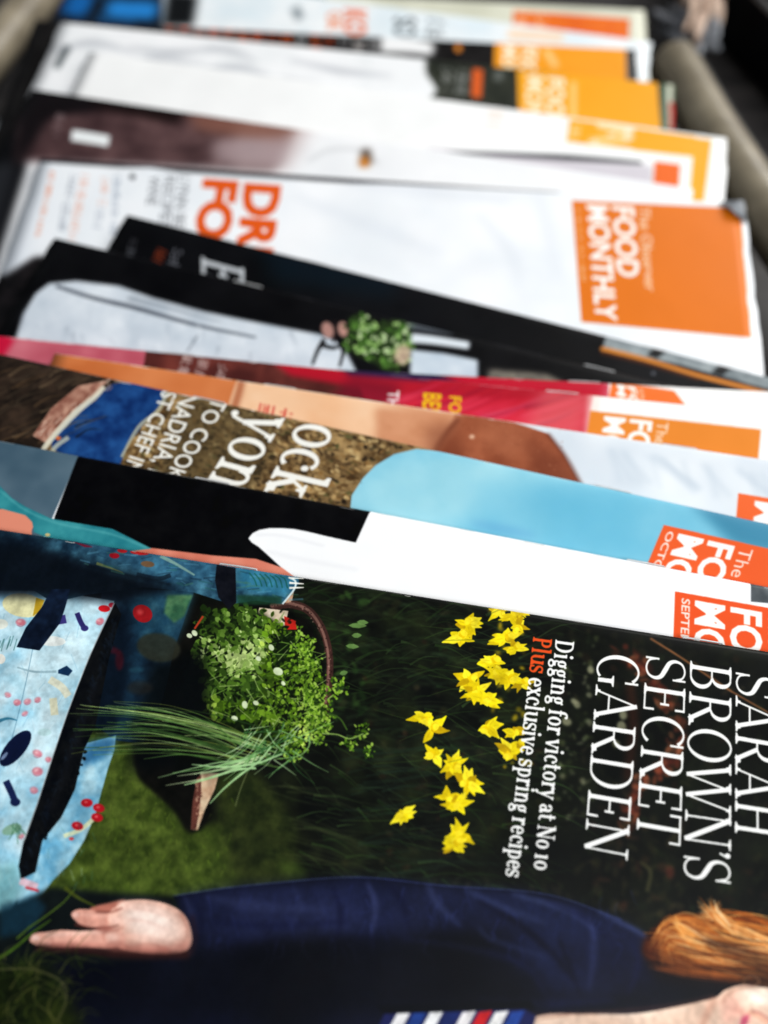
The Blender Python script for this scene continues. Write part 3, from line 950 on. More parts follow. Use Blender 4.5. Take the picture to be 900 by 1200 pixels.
    # dark backdrop left of the cuff and the hand
    s.fill([(60, 1040), (130, 1046), (205, 1050), (226, 1116), (120, 1128), (-60, 1130), (-60, 1090), (20, 1060)], (9, 13, 16), c2=(16, 24, 24), ns=(6, 3, 2), blur=3)
    s.fill([(0, 1060), (40, 1050), (55, 1062), (40, 1090), (0, 1100)], (20, 54, 74), a=.7, blur=3)
    sk, sh, hl = (228, 176, 156), (150, 84, 70), (250, 224, 210)
    s.fill([(106, 1064), (124, 1059), (146, 1055), (152, 1062), (132, 1068), (112, 1069)], (176, 108, 92), smooth=True, blur=.8)
    s.fill([(84, 1071), (91, 1066), (106, 1066), (118, 1069), (136, 1070), (146, 1078), (140, 1087), (116, 1087), (98, 1085), (88, 1078)], (216, 154, 136), smooth=True, blur=.6)
    s.fill([(128, 1070), (140, 1060), (152, 1055), (176, 1055), (200, 1061), (216, 1072), (224, 1088), (225, 1106), (214, 1116), (190, 1118), (162, 1116), (138, 1110), (126, 1098), (126, 1086)], sk, smooth=True, blur=.6)
    s.fill([(35, 1101), (41, 1094), (56, 1092), (72, 1090), (92, 1091), (110, 1090), (128, 1086), (146, 1094), (146, 1106), (130, 1111), (104, 1110), (76, 1110), (50, 1109), (40, 1106)], (224, 166, 148), smooth=True, blur=.6)
    s.fill([(140, 1064), (168, 1060), (196, 1066), (214, 1084), (214, 1100), (190, 1106), (156, 1098)], hl, a=.75, blur=6, smooth=True)
    s.fill([(150, 1068), (180, 1066), (200, 1080), (190, 1092), (162, 1088)], (255, 238, 228), a=.6, blur=6, smooth=True)
    for x, y in ((136, 1078), (132, 1098), (146, 1062)):
        s.ell(x, y, 8, 5, (244, 200, 184), 15, a=.8, blur=2.5)
        s.stroke([(x - 9, y - 5), (x - 11, y), (x - 8, y + 5)], 1.6, (170, 98, 84), a=.55, blur=1)
    s.stroke([(88, 1083), (108, 1088), (126, 1087), (140, 1084)], 3, (96, 44, 38), w1=1.2, a=.9, blur=.9)
    s.stroke([(112, 1069), (130, 1069), (144, 1064)], 2, (110, 56, 48), a=.8, blur=.8)
    for P in ([(150, 1078), (172, 1080), (198, 1090)], [(148, 1096), (170, 1098), (196, 1104)], [(156, 1064), (180, 1068), (200, 1076)]):
        s.stroke(P, 2.5, (214, 156, 140), w1=1, a=.55, blur=1.6)
    for P in ([(100, 1067), (99, 1075), (101, 1084)], [(84, 1092), (83, 1100), (85, 1108)], [(62, 1093), (61, 1100), (63, 1107)]):
        s.stroke(P, 1.3, (180, 112, 98), a=.5, blur=.8)
    s.ell(42, 1099, 5, 3, (244, 206, 196), 0, a=.8, blur=.8)
    s.ell(89, 1072, 4, 3, (240, 196, 184), 0, a=.7, blur=.8)
    s.stroke([(54, 1096), (84, 1094), (122, 1092)], 3, (246, 208, 194), a=.7, blur=1.6)
    s.stroke([(94, 1071), (112, 1073), (130, 1074)], 2.6, (240, 190, 174), a=.7, blur=1.4)
    for P, wd in (([(146, 1086), (136, 1090), (124, 1090)], 2.4), ([(150, 1110), (140, 1104), (128, 1106)], 2), ([(196, 1112), (176, 1106), (160, 1108)], 3), ([(212, 1070), (219, 1084), (220, 1100)], 3)):
        s.stroke(P, wd, (140, 76, 64), w1=.8, a=.6, blur=1.2)
    s.fill([(110, 1088), (126, 1084), (134, 1090), (122, 1094)], (150, 84, 72), a=.6, blur=1.5)
    s.fill([(126, 1106), (200, 1108), (222, 1100), (224, 1118), (130, 1116)], (150, 84, 74), a=.5, blur=4)
    s.stroke([(42, 1110), (90, 1113), (150, 1119), (222, 1119)], 9, (46, 22, 22), a=.85, blur=2.6)
    s.stroke([(60, 1107), (110, 1108), (150, 1112), (200, 1114)], 5, (184, 108, 94), a=.6, blur=2)
    s.stroke([(225, 1072), (229, 1100), (223, 1118)], 6, (30, 18, 28), a=.8, blur=2)
    s.stroke([(20, 1100), (36, 1086), (52, 1075), (74, 1058), (88, 1042)], 2, (84, 110, 34), w1=1.2, a=.95)
    s.stroke([(-6, 1126), (16, 1112), (40, 1092), (60, 1078)], 4, (70, 100, 30), w1=1.4, a=.95)
    s.stroke([(76, 1040), (92, 1052), (112, 1062)], 5, (74, 84, 24), w1=2, a=.8)
    # grass in the corner
    s.fill([(-200, 1130), (60, 1128), (110, 1220), (-200, 1300)], (12, 20, 8), c2=(40, 48, 14), ns=(5, 71, 3), blur=8)
    for i in range(90):
        x, y = U(-20, 100), U(1125, 1215)
        a = U(-2.4, -.5)
        L = U(14, 60)
        s.stroke([(x, y), (x + L * .5 * math.cos(a), y + L * .5 * math.sin(a)), (x + L * math.cos(a + .6), y + L * math.sin(a + .6))], 1.6, r.choice([(70, 78, 30), (44, 58, 20), (92, 92, 50), (30, 40, 14)]), w1=.5, a=.6, blur=.6, n=4)
    s.stroke([(0, 1136), (40, 1136), (72, 1150), (78, 1172), (68, 1196)], 2, (90, 88, 56), a=.6, blur=.7)
    # hair
    s.fill([(752, 1112), (762, 1090), (778, 1078), (800, 1070), (824, 1078), (842, 1076), (870, 1088), (905, 1092), (1000, 1110), (1000, 1170), (870, 1152), (830, 1146), (785, 1138), (760, 1126)], (86, 36, 12), c2=(40, 14, 6), ns=(5, 41, 3), smooth=True, blur=2)
    for i in range(430):
        k = r.random()
        x0, y0 = 1010, 1096 + 62 * k
        bx = 752 + 60 * abs(k - .45) + U(-6, 26)
        by = 1076 + 58 * k
        mid = U(0, 1)
        c = r.choice([(150, 70, 22), (190, 100, 36), (110, 48, 14), (214, 136, 60), (70, 28, 8), (232, 170, 96), (168, 84, 30), (60, 22, 6)])
        s.stroke([(bx + U(0, 50), by + U(-7, 5)), (bx + 60 + U(0, 30), by - 6 + 14 * k + U(-6, 8)), (bx + 140, by + 16 * (1 - k) + U(-8, 8)), (x0, y0)], .8, c, wm=U(1.2, 2.6), w1=1.4, a=U(.35, .8), n=6)
    s.fill([(880, 1118), (960, 1110), (960, 1150), (880, 1146), (840, 1130)], (50, 20, 10), a=.7, blur=5)
    # long swooping locks
    for i in range(170):
        k = r.random()
        y0 = 1078 + 34 * k
        c = r.choice([(176, 92, 34), (222, 146, 72), (120, 54, 18), (240, 182, 110), (150, 74, 26), (90, 38, 14), (204, 120, 50)])
        s.stroke([(770 + 26 * abs(k - .3) + U(-14, 4), y0 + 22), (778 + U(-5, 5), y0 + 2 + U(-4, 4)), (798 + U(-6, 6), y0 - 6 + 6 * k + U(-4, 4)), (826, y0 + 4 + 12 * k + U(-5, 5)), (860, y0 + 22 + 12 * k + U(-5, 5)), (930, y0 + 34 + 14 * k + U(-6, 6))], .8, c, wm=U(1.2, 3.2), w1=1.5, a=U(.25, .6), n=8, blur=.7)
    for i in range(120):
        k = r.random()
        s.stroke([(820 + U(-4, 26), 1052 + 18 * k + U(-3, 8)), (838 + 8 * k, 1074 + U(-6, 8)), (868 + U(-5, 5), 1096 + U(-9, 7)), (915, 1112 + U(-9, 12))], .5, r.choice([(236, 180, 116), (206, 130, 60), (176, 92, 34), (250, 214, 160)]), wm=2, w1=1.6, a=.6, n=6)
    for i in range(46):
        s.stroke([(788 + U(-6, 10), 1078 + U(-6, 8)), (800 + U(-4, 8), 1092 + U(-6, 8)), (820 + U(-6, 10), 1108 + U(-8, 10))], .8, r.choice([(230, 160, 84), (240, 184, 112), (200, 120, 50)]), wm=2, w1=.6, a=.5, n=5)
    for i in range(60):
        k = r.random()
        x0 = U(765, 850)
        y0 = 1080 + 40 * k
        s.stroke([(x0, y0), (x0 + U(16, 30), y0 + U(4, 14)), (x0 + U(40, 64), y0 + U(12, 26)), (x0 + U(80, 140), y0 + U(14, 34))], .5, r.choice([(246, 196, 130), (226, 150, 70), (250, 216, 166), (200, 110, 40)]), wm=U(.8, 1.8), w1=.6, a=U(.25, .65), n=5)
    for i in range(22):
        x0, y0 = U(775, 860), U(1090, 1138)
        s.stroke([(x0, y0), (x0 + U(20, 40), y0 + U(4, 14)), (x0 + U(50, 90), y0 + U(8, 20))], .8, r.choice([(40, 14, 6), (60, 24, 8), (24, 8, 6)]), wm=U(1.5, 3.5), w1=.8, a=U(.3, .7), n=5)
    s.fill([(750, 1118), (790, 1128), (850, 1138), (930, 1136), (930, 1168), (850, 1160), (770, 1146)], (26, 12, 10), a=.72, blur=6)
    s.fill([(752, 1100), (770, 1096), (780, 1120), (760, 1130)], (60, 24, 10), a=.5, blur=5)
    s.fill([(820, 1098), (870, 1108), (905, 1122), (905, 1134), (850, 1124)], (52, 22, 10), a=.5, blur=4)
    for i in range(40):
        x0, y0 = U(756, 790), U(1108, 1136)
        s.stroke([(x0, y0), (x0 + 40, y0 + U(4, 12)), (x0 + 100, y0 + U(12, 20))], .6, (170, 92, 40), wm=1.3, w1=.5, a=U(.2, .5), n=5)
    s.stroke([(836, 1054), (842, 1070), (856, 1086)], 1, (236, 206, 160), wm=2, w1=1, a=.8)
    s.stroke([(870, 1150), (880, 1143), (890, 1150), (880, 1157), (870, 1153)], 2, (120, 84, 60), a=.8)
    # face, neck and striped top
    s.fill([(560, 1230), (625, 1192), (680, 1188), (740, 1188), (790, 1180), (826, 1172), (840, 1168), (850, 1160), (872, 1154), (905, 1158), (1040, 1164), (1100, 1230), (1080, 1340), (960, 1390), (860, 1350), (800, 1290), (600, 1300)], (236, 206, 184), c2=(222, 184, 160), ns=(14, 51, 2), smooth=True)
    s.stroke([(838, 1170), (830, 1184), (822, 1204)], 6, (196, 128, 104), a=.6, blur=3)
    s.fill([(862, 1158), (900, 1160), (905, 1180), (868, 1178)], (250, 228, 208), a=.7, blur=4)
    s.stroke([(858, 1182), (868, 1186), (880, 1196)], 5, (214, 130, 116), a=.6, blur=2)
    s.fill([(868, 1192), (878, 1188), (876, 1200), (866, 1206)], (196, 84, 110), blur=1)
    s.stroke([(876, 1186), (890, 1192), (905, 1204)], 3, (210, 130, 100), a=.7, blur=1.5)
    s.stroke([(618, 1196), (650, 1192), (668, 1188)], 1, (150, 100, 80), a=.6)
    s.fill([(845, 1172), (862, 1164), (872, 1180), (862, 1200), (846, 1200)], (238, 176, 158), a=.6, blur=4)
    s.fill([(872, 1160), (905, 1162), (905, 1176), (884, 1176)], (255, 240, 226), a=.7, blur=3)
    s.stroke([(846, 1176), (852, 1166), (866, 1158), (884, 1155)], 2, (150, 84, 66), a=.6, blur=1.2)
    s.stroke([(880, 1184), (892, 1188), (905, 1198)], 2, (150, 60, 56), a=.7, blur=.8)
    s.stroke([(700, 1190), (760, 1189), (806, 1182)], 3, (250, 228, 210), a=.6, blur=1.5)
    s.stroke([(620, 1190), (700, 1186), (780, 1179), (838, 1167)], 3, (120, 70, 54), a=.5, blur=1.6)
    s.fill([(452, 1184), (610, 1180), (628, 1190), (600, 1300), (400, 1300)], (28, 34, 84))
    for k, c in enumerate([(238, 236, 236), (30, 60, 130), (240, 240, 240), (24, 40, 96), (236, 232, 232), (206, 34, 40), (240, 238, 236), (36, 70, 150)]):
        x = 460 + k * 19
        s.fill([(x + 6, 1186), (x + 22, 1184), (x + 8, 1210), (x - 10, 1300), (x - 28, 1300), (x - 8, 1212)], c)
    s.fill([(440, 1178), (620, 1172), (628, 1182), (450, 1188)], (6, 8, 16))
    # print grain and tonal unevenness of the photograph on the cover
    s.a *= (1 + (s.field(1.3, 90, 3) - .5) * .15 + (s.field(7, 91, 3) - .5) * .16)[..., None]
    # lettering
    W = (250, 249, 246)
    s.serif('GARDEN', ((701, 762), (684, 1000), (750, 768), (735, 1010)), W)
    s.serif('SECRET', ((757, 767), (745, 984), (804, 774), (797, 993)), W)
    s.serif("BROWN'S", ((809, 772), (800, 1032), (857, 780), (856, 1040)), W)
    s.serif('SARAH', ((862, 786), (861, 978), (911, 795), (914, 986)), W)
    s.serif('Digging for victory at No 10', ((651, 749), (625, 1019), (673, 752), (646, 1022)), W, bold=True)
    s.serif('Plus exclusive spring recipes', ((625, 746), (592, 1027), (647, 749), (613, 1030)), W, bold=True, cols=lambda i: (238, 84, 34) if i < 4 else W)
    logo(s, (935, 790), (1180, 826), (936, 1060), (1196, 1100), (238, 92, 38), '')
    wear(s, .22, 3, (190, 190, 184))


def art_september(s):
    U = random.Random(5).uniform
    s.fill([(-500, 400), (1400, 400), (1400, 1900), (-500, 1900)], (246, 247, 250), c2=(252, 252, 253), ns=(14, 1, 3))
    s.fill([(-400, 440), (60, 500), (97, 524), (62, 606), (20, 700), (-400, 800)], (66, 90, 106), c2=(92, 114, 128), ns=(12, 2, 3))
    s.fill([(97, 520), (436, 585), (436, 594), (417, 636), (340, 700), (60, 700), (64, 606)], (4, 4, 6), c2=(10, 10, 12), ns=(5, 2, 3))
    s.fill([(436, 594), (417, 636), (385, 629), (360, 623), (345, 620), (330, 619), (316, 619), (304, 621), (296, 625), (291, 631), (295, 636), (303, 641), (312, 649), (326, 662), (342, 676), (350, 700), (700, 800), (700, 600)], (250, 250, 250))
    s.stroke([(300, 627), (330, 628), (380, 640)], 2, (214, 214, 220), a=.5, blur=1.2)
    s.stroke([(312, 646), (350, 655), (420, 668)], 3, (222, 222, 226), a=.5, blur=2)
    s.fill([(-200, 600), (0, 597), (20, 600), (35, 608), (38, 620), (10, 640), (-200, 660)], (226, 142, 116), smooth=True)
    s.fill([(150, 645), (176, 642), (250, 651), (300, 655), (330, 665), (345, 676), (345, 710), (150, 700)], (228, 142, 118), c2=(214, 122, 100), ns=(5, 4, 2))
    s.fill([(-200, 560), (0, 570), (14, 584), (30, 594), (60, 608), (96, 614), (132, 620), (160, 634), (178, 643), (120, 650), (60, 632), (40, 624), (38, 612), (30, 604), (0, 596), (-200, 590)], (36, 120, 132), c2=(62, 152, 158), ns=(5, 5, 3))
    s.stroke([(0, 575), (30, 598), (70, 614), (130, 626), (172, 642)], 2, (110, 190, 190), a=.5, blur=1)
    s.ell(56, 627, 3, 2, (210, 190, 130))
    s.fill([(880, 600), (1500, 600), (1500, 760), (880, 705)], (60, 66, 70), c2=(110, 116, 120), ns=(6, 5, 3))
    logo(s, (791, 693), (1068, 742), (784, 900), (1084, 950), (238, 88, 40), 'SEPTEMBER 2009')
    wear(s, .3, 4, (214, 214, 210))


def art_october(s):
    r = random.Random(6)
    U = r.uniform
    s.fill([(-500, 300), (1400, 300), (1400, 1700), (-500, 1700)], (122, 194, 218), c2=(164, 218, 232), ns=(18, 1, 5))
    s.fill([(420, 560), (520, 530), (640, 560), (560, 610), (430, 610)], (176, 224, 232), a=.5, blur=10)
    s.fill([(620, 575), (760, 585), (740, 650), (640, 640)], (104, 184, 212), a=.5, blur=12)
    s.fill([(560, 560), (800, 570), (1000, 620), (1000, 800), (520, 700)], (96, 180, 212), a=.45, blur=12)
    s.fill([(780, 560), (860, 590), (930, 610), (1100, 640), (1100, 690), (860, 640)], (48, 120, 152), a=.75, blur=8)
    s.ell(590, 620, 40, 5, (90, 150, 200), 12, a=.35, blur=4)
    # golden rock
    R = [(-100, 380), (300, 440), (500, 505), (545, 528), (515, 528), (488, 526), (462, 532), (440, 545), (425, 560), (412, 580), (400, 700), (-100, 700)]
    s.fill(R, (84, 64, 40), c2=(176, 144, 96), ns=(4, 11, 4))
    for i in range(2200):
        x = U(120, 520)
        y = 440 + (x - 120) * .19 + U(-15, 105)
        if x > 398 and y > np.interp(x, [398, 412, 425, 440, 462, 490, 540, 541], [598, 576, 555, 540, 527, 521, 520, 0]):
            continue
        s.ell(x, y, U(1, 5), U(1, 3), r.choice([(70, 48, 26), (196, 162, 108), (140, 104, 60), (96, 70, 38), (212, 184, 130), (52, 38, 24), (84, 84, 50), (36, 26, 18), (30, 24, 18)]), U(-10, 50), a=U(.3, .8))
    s.fill([(230, 455), (330, 490), (300, 570), (180, 560), (200, 490)], (70, 60, 40), a=.55, blur=7)
    for i in range(30):
        x, y = U(290, 390), U(480, 560)
        s.stroke([(x, y), (x + U(6, 20), y + U(2, 14)), (x + U(14, 40), y + U(8, 26))], U(1, 2.6), (62, 44, 28), w1=.6, a=.5)
    # sea
    s.fill([(60, 500), (122, 452), (152, 446), (200, 452), (194, 468), (172, 492), (150, 520), (140, 545), (90, 545), (60, 524)], (14, 44, 96), c2=(36, 82, 142), ns=(4, 12, 4))
    s.stroke([(198, 452), (186, 480), (162, 500), (142, 535)], 5, (196, 190, 160), w1=3, a=.8)
    # shore, dark rock left
    s.fill([(-100, 380), (60, 415), (150, 440), (118, 458), (84, 480), (60, 512), (40, 540), (-100, 560)], (30, 24, 20), c2=(64, 50, 40), ns=(4, 13, 4))
    for i in range(60):
        x, y = U(-20, 90), U(410, 520)
        s.stroke([(x, y), (x + U(10, 20), y - U(4, 12)), (x + U(22, 42), y - U(8, 20))], U(1, 3), r.choice([(96, 74, 52), (20, 16, 14), (70, 60, 48), (120, 100, 76)]), w1=.6, a=.6)
    s.fill([(38, 510), (60, 478), (92, 452), (124, 446), (116, 462), (92, 476), (70, 500), (56, 520)], (138, 88, 74), c2=(196, 152, 130), ns=(2, 5, 3))
    for i in range(60):
        k = r.random()
        x, y = 40 + 84 * k + U(-4, 8), 512 - 62 * k + U(-6, 6)
        s.stroke([(x, y), (x + U(4, 9), y - U(4, 9))], 1.4, r.choice([(220, 190, 170), (100, 56, 46), (180, 130, 110)]), a=.7)
    s.stroke([(122, 453), (112, 464), (92, 480), (72, 500), (52, 524), (46, 538)], 5, (226, 222, 200), wm=7, w1=5, a=.9)
    s.stroke([(80, 512), (64, 524), (56, 540)], 5, (196, 196, 176), a=.8)
    s.ell(68, 513, 3, 2.4, (214, 110, 50))
    W = (246, 244, 236)
    s.serif('ocki', ((351, 492), (298, 596), (412, 504), (360, 612)), W, bold='mid', adv_end=2.3)
    s.serif('iyon', ((303, 466), (240, 566), (360, 480), (298, 582)), W, bold='mid')
    s.sans('TO COOK', ((250, 466), (192, 558), (268, 471), (211, 564)), W, bold=.01)
    s.sans('NADRIA, F', ((214, 460), (170, 556), (233, 465), (190, 562)), W, bold=.01)
    s.sans('ST CHEF IN', ((191, 457), (143, 550), (208, 461), (161, 556)), W, bold=.01)
    logo(s, (778, 615), (1010, 668), (700, 800), (960, 860), (236, 96, 44), 'OCTOBER 2009')
    wear(s, .3, 5, (214, 210, 200))


def art_belly(s):
    r = random.Random(8)
    U = r.uniform
    s.fill([(-500, 300), (1400, 300), (1400, 1500), (-500, 1500)], (214, 222, 230), c2=(236, 240, 243), ns=(20, 1, 3))
    s.fill([(40, 380), (285, 440), (283, 470), (240, 620), (-100, 620)], (198, 110, 60), c2=(222, 138, 86), ns=(18, 3, 3))
    s.fill([(280, 436), (560, 480), (540, 560), (240, 560)], (236, 184, 142), c2=(244, 204, 168), ns=(14, 3, 3))
    s.stroke([(284, 442), (280, 460), (268, 500)], 7, (150, 66, 34), a=.8, blur=3)
    s.stroke([(440, 462), (480, 478), (520, 500), (530, 540)], 12, (214, 150, 112), a=.7, blur=5)
    s.fill([(535, 480), (600, 494), (642, 508), (660, 532), (680, 568), (640, 620), (470, 580), (500, 540), (512, 528), (524, 505)], (132, 66, 42), c2=(164, 92, 62), ns=(8, 4, 4))
    s.fill([(440, 478), (540, 484), (530, 505), (512, 530), (440, 520)], (198, 132, 94), c2=(214, 150, 112), ns=(6, 4, 3), a=.9, blur=4)
    s.stroke([(538, 490), (520, 512), (508, 532)], 5, (92, 40, 26), a=.7, blur=2.5)
    s.fill([(560, 492), (610, 500), (625, 520), (600, 540), (560, 520)], (190, 118, 84), a=.5, blur=9)
    s.fill([(620, 520), (660, 540), (676, 568), (620, 570)], (110, 54, 36), a=.5, blur=7)
    s.fill([(500, 500), (540, 495), (545, 540), (500, 545)], (120, 62, 42), a=.5, blur=7)
    s.ell(553, 512, 3, 2.4, (240, 200, 170), a=.9, blur=1)
    s.stroke([(642, 508), (662, 534), (682, 570)], 4, (86, 40, 28), a=.6, blur=1.5)
    for i in range(120):
        s.ell(U(540, 660), U(498, 570), U(.5, 1.3), U(.5, 1), r.choice([(190, 124, 92), (110, 52, 34)]), a=.4)
    for i in range(18):
        x = U(680, 900)
        s.stroke([(x, 520 + (x - 680) * .16), (x + U(10, 60), 560 + (x - 680) * .16)], U(3, 8), (190, 202, 214), a=.3, blur=3)
    s.scribble((300, 477), (342, 486), 11, (196, 30, 30), seed=4, step=6)
    logo(s, (865, 578), (1100, 618), (850, 760), (1100, 800), (240, 106, 50), '')
    wear(s, .95, 6, (250, 246, 240))
    wear(s, .9, 16, (250, 246, 240))


def art_red(s):
    r = random.Random(9)
    U = r.uniform
    s.fill([(-500, 300), (1400, 300), (1400, 1500), (-500, 1500)], (188, 24, 44), c2=(214, 44, 66), ns=(22, 1, 3))
    s.fill([(100, 370), (300, 420), (420, 450), (440, 500), (100, 500)], (74, 34, 32), c2=(118, 58, 50), ns=(8, 2, 3))
    s.fill([(-300, 330), (162, 395), (172, 404), (168, 430), (150, 470), (-300, 470)], (206, 116, 128), c2=(184, 84, 100), ns=(12, 2, 3), blur=.7)
    s.fill([(-300, 330), (10, 380), (16, 400), (-10, 440), (-300, 440)], (196, 24, 60), blur=3)
    s.fill([(290, 400), (700, 440), (700, 470), (460, 462), (340, 440)], (178, 24, 44), blur=3)
    s.fill([(385, 415), (540, 430), (500, 446), (410, 440)], (30, 30, 74), a=.9, blur=3)
    s.fill([(410, 440), (470, 450), (450, 500), (380, 480)], (120, 20, 40), a=.8, blur=6)
    for i in range(60):
        x = U(430, 700)
        y = 470 + (x - 430) * .07 + U(-16, 26)
        L = U(40, 110)
        s.stroke([(x, y + L * .14), (x + L * .5, y), (x + L, y - L * .22)], U(1, 5), r.choice([(232, 74, 112), (150, 10, 36), (240, 120, 150), (120, 8, 40), (220, 40, 70)]), w1=1, a=U(.15, .55), blur=1.5)
    s.fill([(640, 450), (700, 460), (690, 480), (680, 540), (600, 520)], (240, 150, 140), a=.4, blur=9)
    s.fill([(700, 440), (1300, 500), (1300, 700), (688, 560), (692, 480)], (250, 248, 246), blur=1)
    s.scribble((222, 412), (214, 440), 12, (226, 214, 210), seed=3)
    s.scribble((240, 420), (232, 446), 12, (226, 214, 210), seed=4)
    s.scribble((262, 428), (256, 450), 10, (226, 214, 210), seed=5)
    s.sans('THE', ((455, 458), (453, 484), (468, 458), (466, 486)), (240, 236, 232), bold=.02)
    s.sans('BEST', ((497, 460), (494, 494), (518, 462), (515, 497)), (236, 190, 30), bold=.03)
    s.sans('FOR', ((527, 464), (526, 494), (541, 465), (540, 496)), (236, 190, 30), bold=.03)
    s.fill([(692, 430), (708, 440), (692, 545), (682, 545)], (250, 226, 214), a=.6, blur=2)
    logo(s, (692, 481), (892, 503), (672, 620), (880, 650), (232, 138, 48), '')
    wear(s, .6, 7, (250, 244, 240))


def art_pink(s):
    s.fill([(-500, 300), (1400, 300), (1400, 1500), (-500, 1500)], (204, 84, 104), c2=(220, 112, 128), ns=(22, 1, 3))
    s.fill([(240, 360), (700, 410), (700, 560), (240, 500)], (150, 24, 46), blur=8)
    s.fill([(-60, 370), (20, 380), (24, 420), (-60, 440)], (196, 20, 60), blur=4)
    s.fill([(360, 400), (540, 425), (540, 460), (340, 450)], (34, 30, 70), a=.9, blur=6)
    s.fill([(500, 420), (720, 430), (700, 480), (540, 460)], (196, 24, 50), a=.9, blur=5)
    s.fill([(715, 420), (1300, 480), (1300, 700), (708, 560)], (250, 248, 246))
    logo(s, (717, 446), (790, 458), (700, 540), (900, 600), (240, 116, 46), '')
    wear(s, .4, 8)


def art_plate(s):
    r = random.Random(10)
    U = r.uniform
    s.fill([(-500, 200), (1400, 200), (1400, 1400), (-500, 1400)], (6, 6, 8), c2=(14, 14, 17), ns=(14, 1, 3))
    s.fill([(15, 410), (28, 368), (42, 345), (58, 333), (90, 330), (140, 336), (180, 350), (240, 366), (300, 378), (374, 392), (400, 402), (420, 440), (300, 450), (0, 440)], (196, 206, 216), c2=(226, 232, 238), ns=(10, 3, 3), blur=1.5)
    s.stroke([(66, 336), (110, 350), (160, 362), (232, 382), (300, 396)], 3.5, (60, 66, 76), wm=5, w1=2, a=.85, blur=1)
    s.stroke([(150, 350), (200, 362), (260, 378)], 7, (96, 104, 114), w1=2, a=.5, blur=3)
    for i in range(40):
        x = U(20, 380)
        y = 352 + x * .1 + U(0, 50)
        s.stroke([(x, y), (x + U(-4, 10), y + U(8, 22))], U(1, 4), r.choice([(150, 162, 176), (246, 249, 252), (120, 130, 144), (250, 252, 254)]), w1=.5, a=.45, blur=1.4)
    s.stroke([(232, 394), (220, 412)], 2, (110, 118, 128), a=.7)
    s.ell(384, 387, 10, 7, (176, 132, 122), 70, blur=1)
    s.ell(402, 386, 9, 6, (186, 140, 128), 80, blur=1)
    s.stroke([(392, 376), (394, 392), (390, 402)], 3, (40, 26, 26), blur=.6)
    for P in ([(380, 398), (372, 412), (366, 428)], [(396, 398), (402, 412), (398, 430)], [(376, 404), (390, 408), (402, 404)]):
        s.stroke(P, 6, (12, 10, 12), w1=3, a=.95, blur=.6)
    s.fill([(408, 376), (425, 368), (448, 380), (470, 368), (480, 384), (470, 400), (484, 412), (460, 436), (436, 424), (414, 414), (420, 396)], (40, 58, 26), blur=2, smooth=True)
    for i in range(300):
        cx, cy, cr = r.choice([(424, 384, 14), (448, 398, 18), (470, 384, 10), (432, 410, 12), (462, 420, 14), (478, 402, 7), (414, 402, 8)])
        a, q = U(0, 6.28), math.sqrt(r.random())
        x, y = cx + cr * 1.2 * q * math.cos(a), cy + cr * q * math.sin(a)
        s.leaf(x, y, U(4, 9), U(3, 5), U(0, 6.28), r.choice([(96, 140, 60), (150, 186, 110), (44, 66, 30), (186, 208, 156), (70, 108, 44), (20, 30, 14)]))
    s.ell(472, 416, 10, 12, (214, 180, 160), 20, a=.8, blur=2)
    s.fill([(476, 372), (520, 378), (534, 386), (530, 392), (480, 386)], (96, 104, 112), a=.8, blur=2)
    s.stroke([(482, 396), (510, 399), (550, 405)], 11, (224, 232, 238), w1=9, blur=1.2)
    s.fill([(482, 410), (520, 414), (560, 422), (560, 445), (480, 440)], (186, 200, 214), c2=(214, 224, 232), ns=(8, 3, 2), blur=1.5)
    s.fill([(572, 432), (640, 438), (662, 448), (640, 460), (570, 452)], (96, 92, 86), c2=(130, 124, 112), ns=(3, 3, 2), blur=3)
    s.fill([(780, 448), (800, 452), (900, 470), (960, 480), (960, 510), (790, 490)], (110, 114, 112), blur=2, a=.8)
    wear(s, .15, 9, (70, 70, 76))


def art_black(s):
    r = random.Random(12)
    U = r.uniform
    s.fill([(-500, 100), (1500, 100), (1500, 1400), (-500, 1400)], (7, 7, 9), c2=(15, 16, 20), ns=(20, 1, 3))
    s.fill([(300, 280), (470, 320), (460, 350), (320, 330)], (10, 24, 34), a=.8, blur=10)
    s.serif('E', ((236, 300), (236, 325), (286, 314), (286, 336)), (186, 190, 194), bold=True)
    s.scribble((208, 292), (202, 314), 14, (130, 132, 140), seed=2, step=5)
    s.scribble((192, 290), (184, 306), 12, (150, 60, 30), seed=4, step=5)
    s.scribble((158, 280), (152, 300), 9, (90, 92, 98), seed=6, step=5)
    # pale window band with orange rail
    s.fill([(714, 380), (800, 398), (900, 420), (1100, 470), (1100, 520), (900, 456), (800, 428), (706, 408)], (112, 122, 126), c2=(168, 176, 178), ns=(7, 3, 3), blur=1)
    s.fill([(778, 398), (792, 402), (770, 420), (758, 416)], (20, 22, 24), blur=1)
    s.fill([(856, 418), (870, 422), (846, 440), (834, 436)], (24, 26, 28), blur=1)
    s.stroke([(704, 408), (760, 422), (820, 440), (900, 461), (1000, 490)], 5, (214, 132, 50), w1=6, blur=.8)
    s.stroke([(704, 413), (760, 427), (820, 445)], 3, (90, 40, 14), blur=1, a=.8)
    s.ell(766, 437, 3, 2, (120, 122, 130), a=.8, blur=1)
    wear(s, .15, 10, (80, 80, 86))


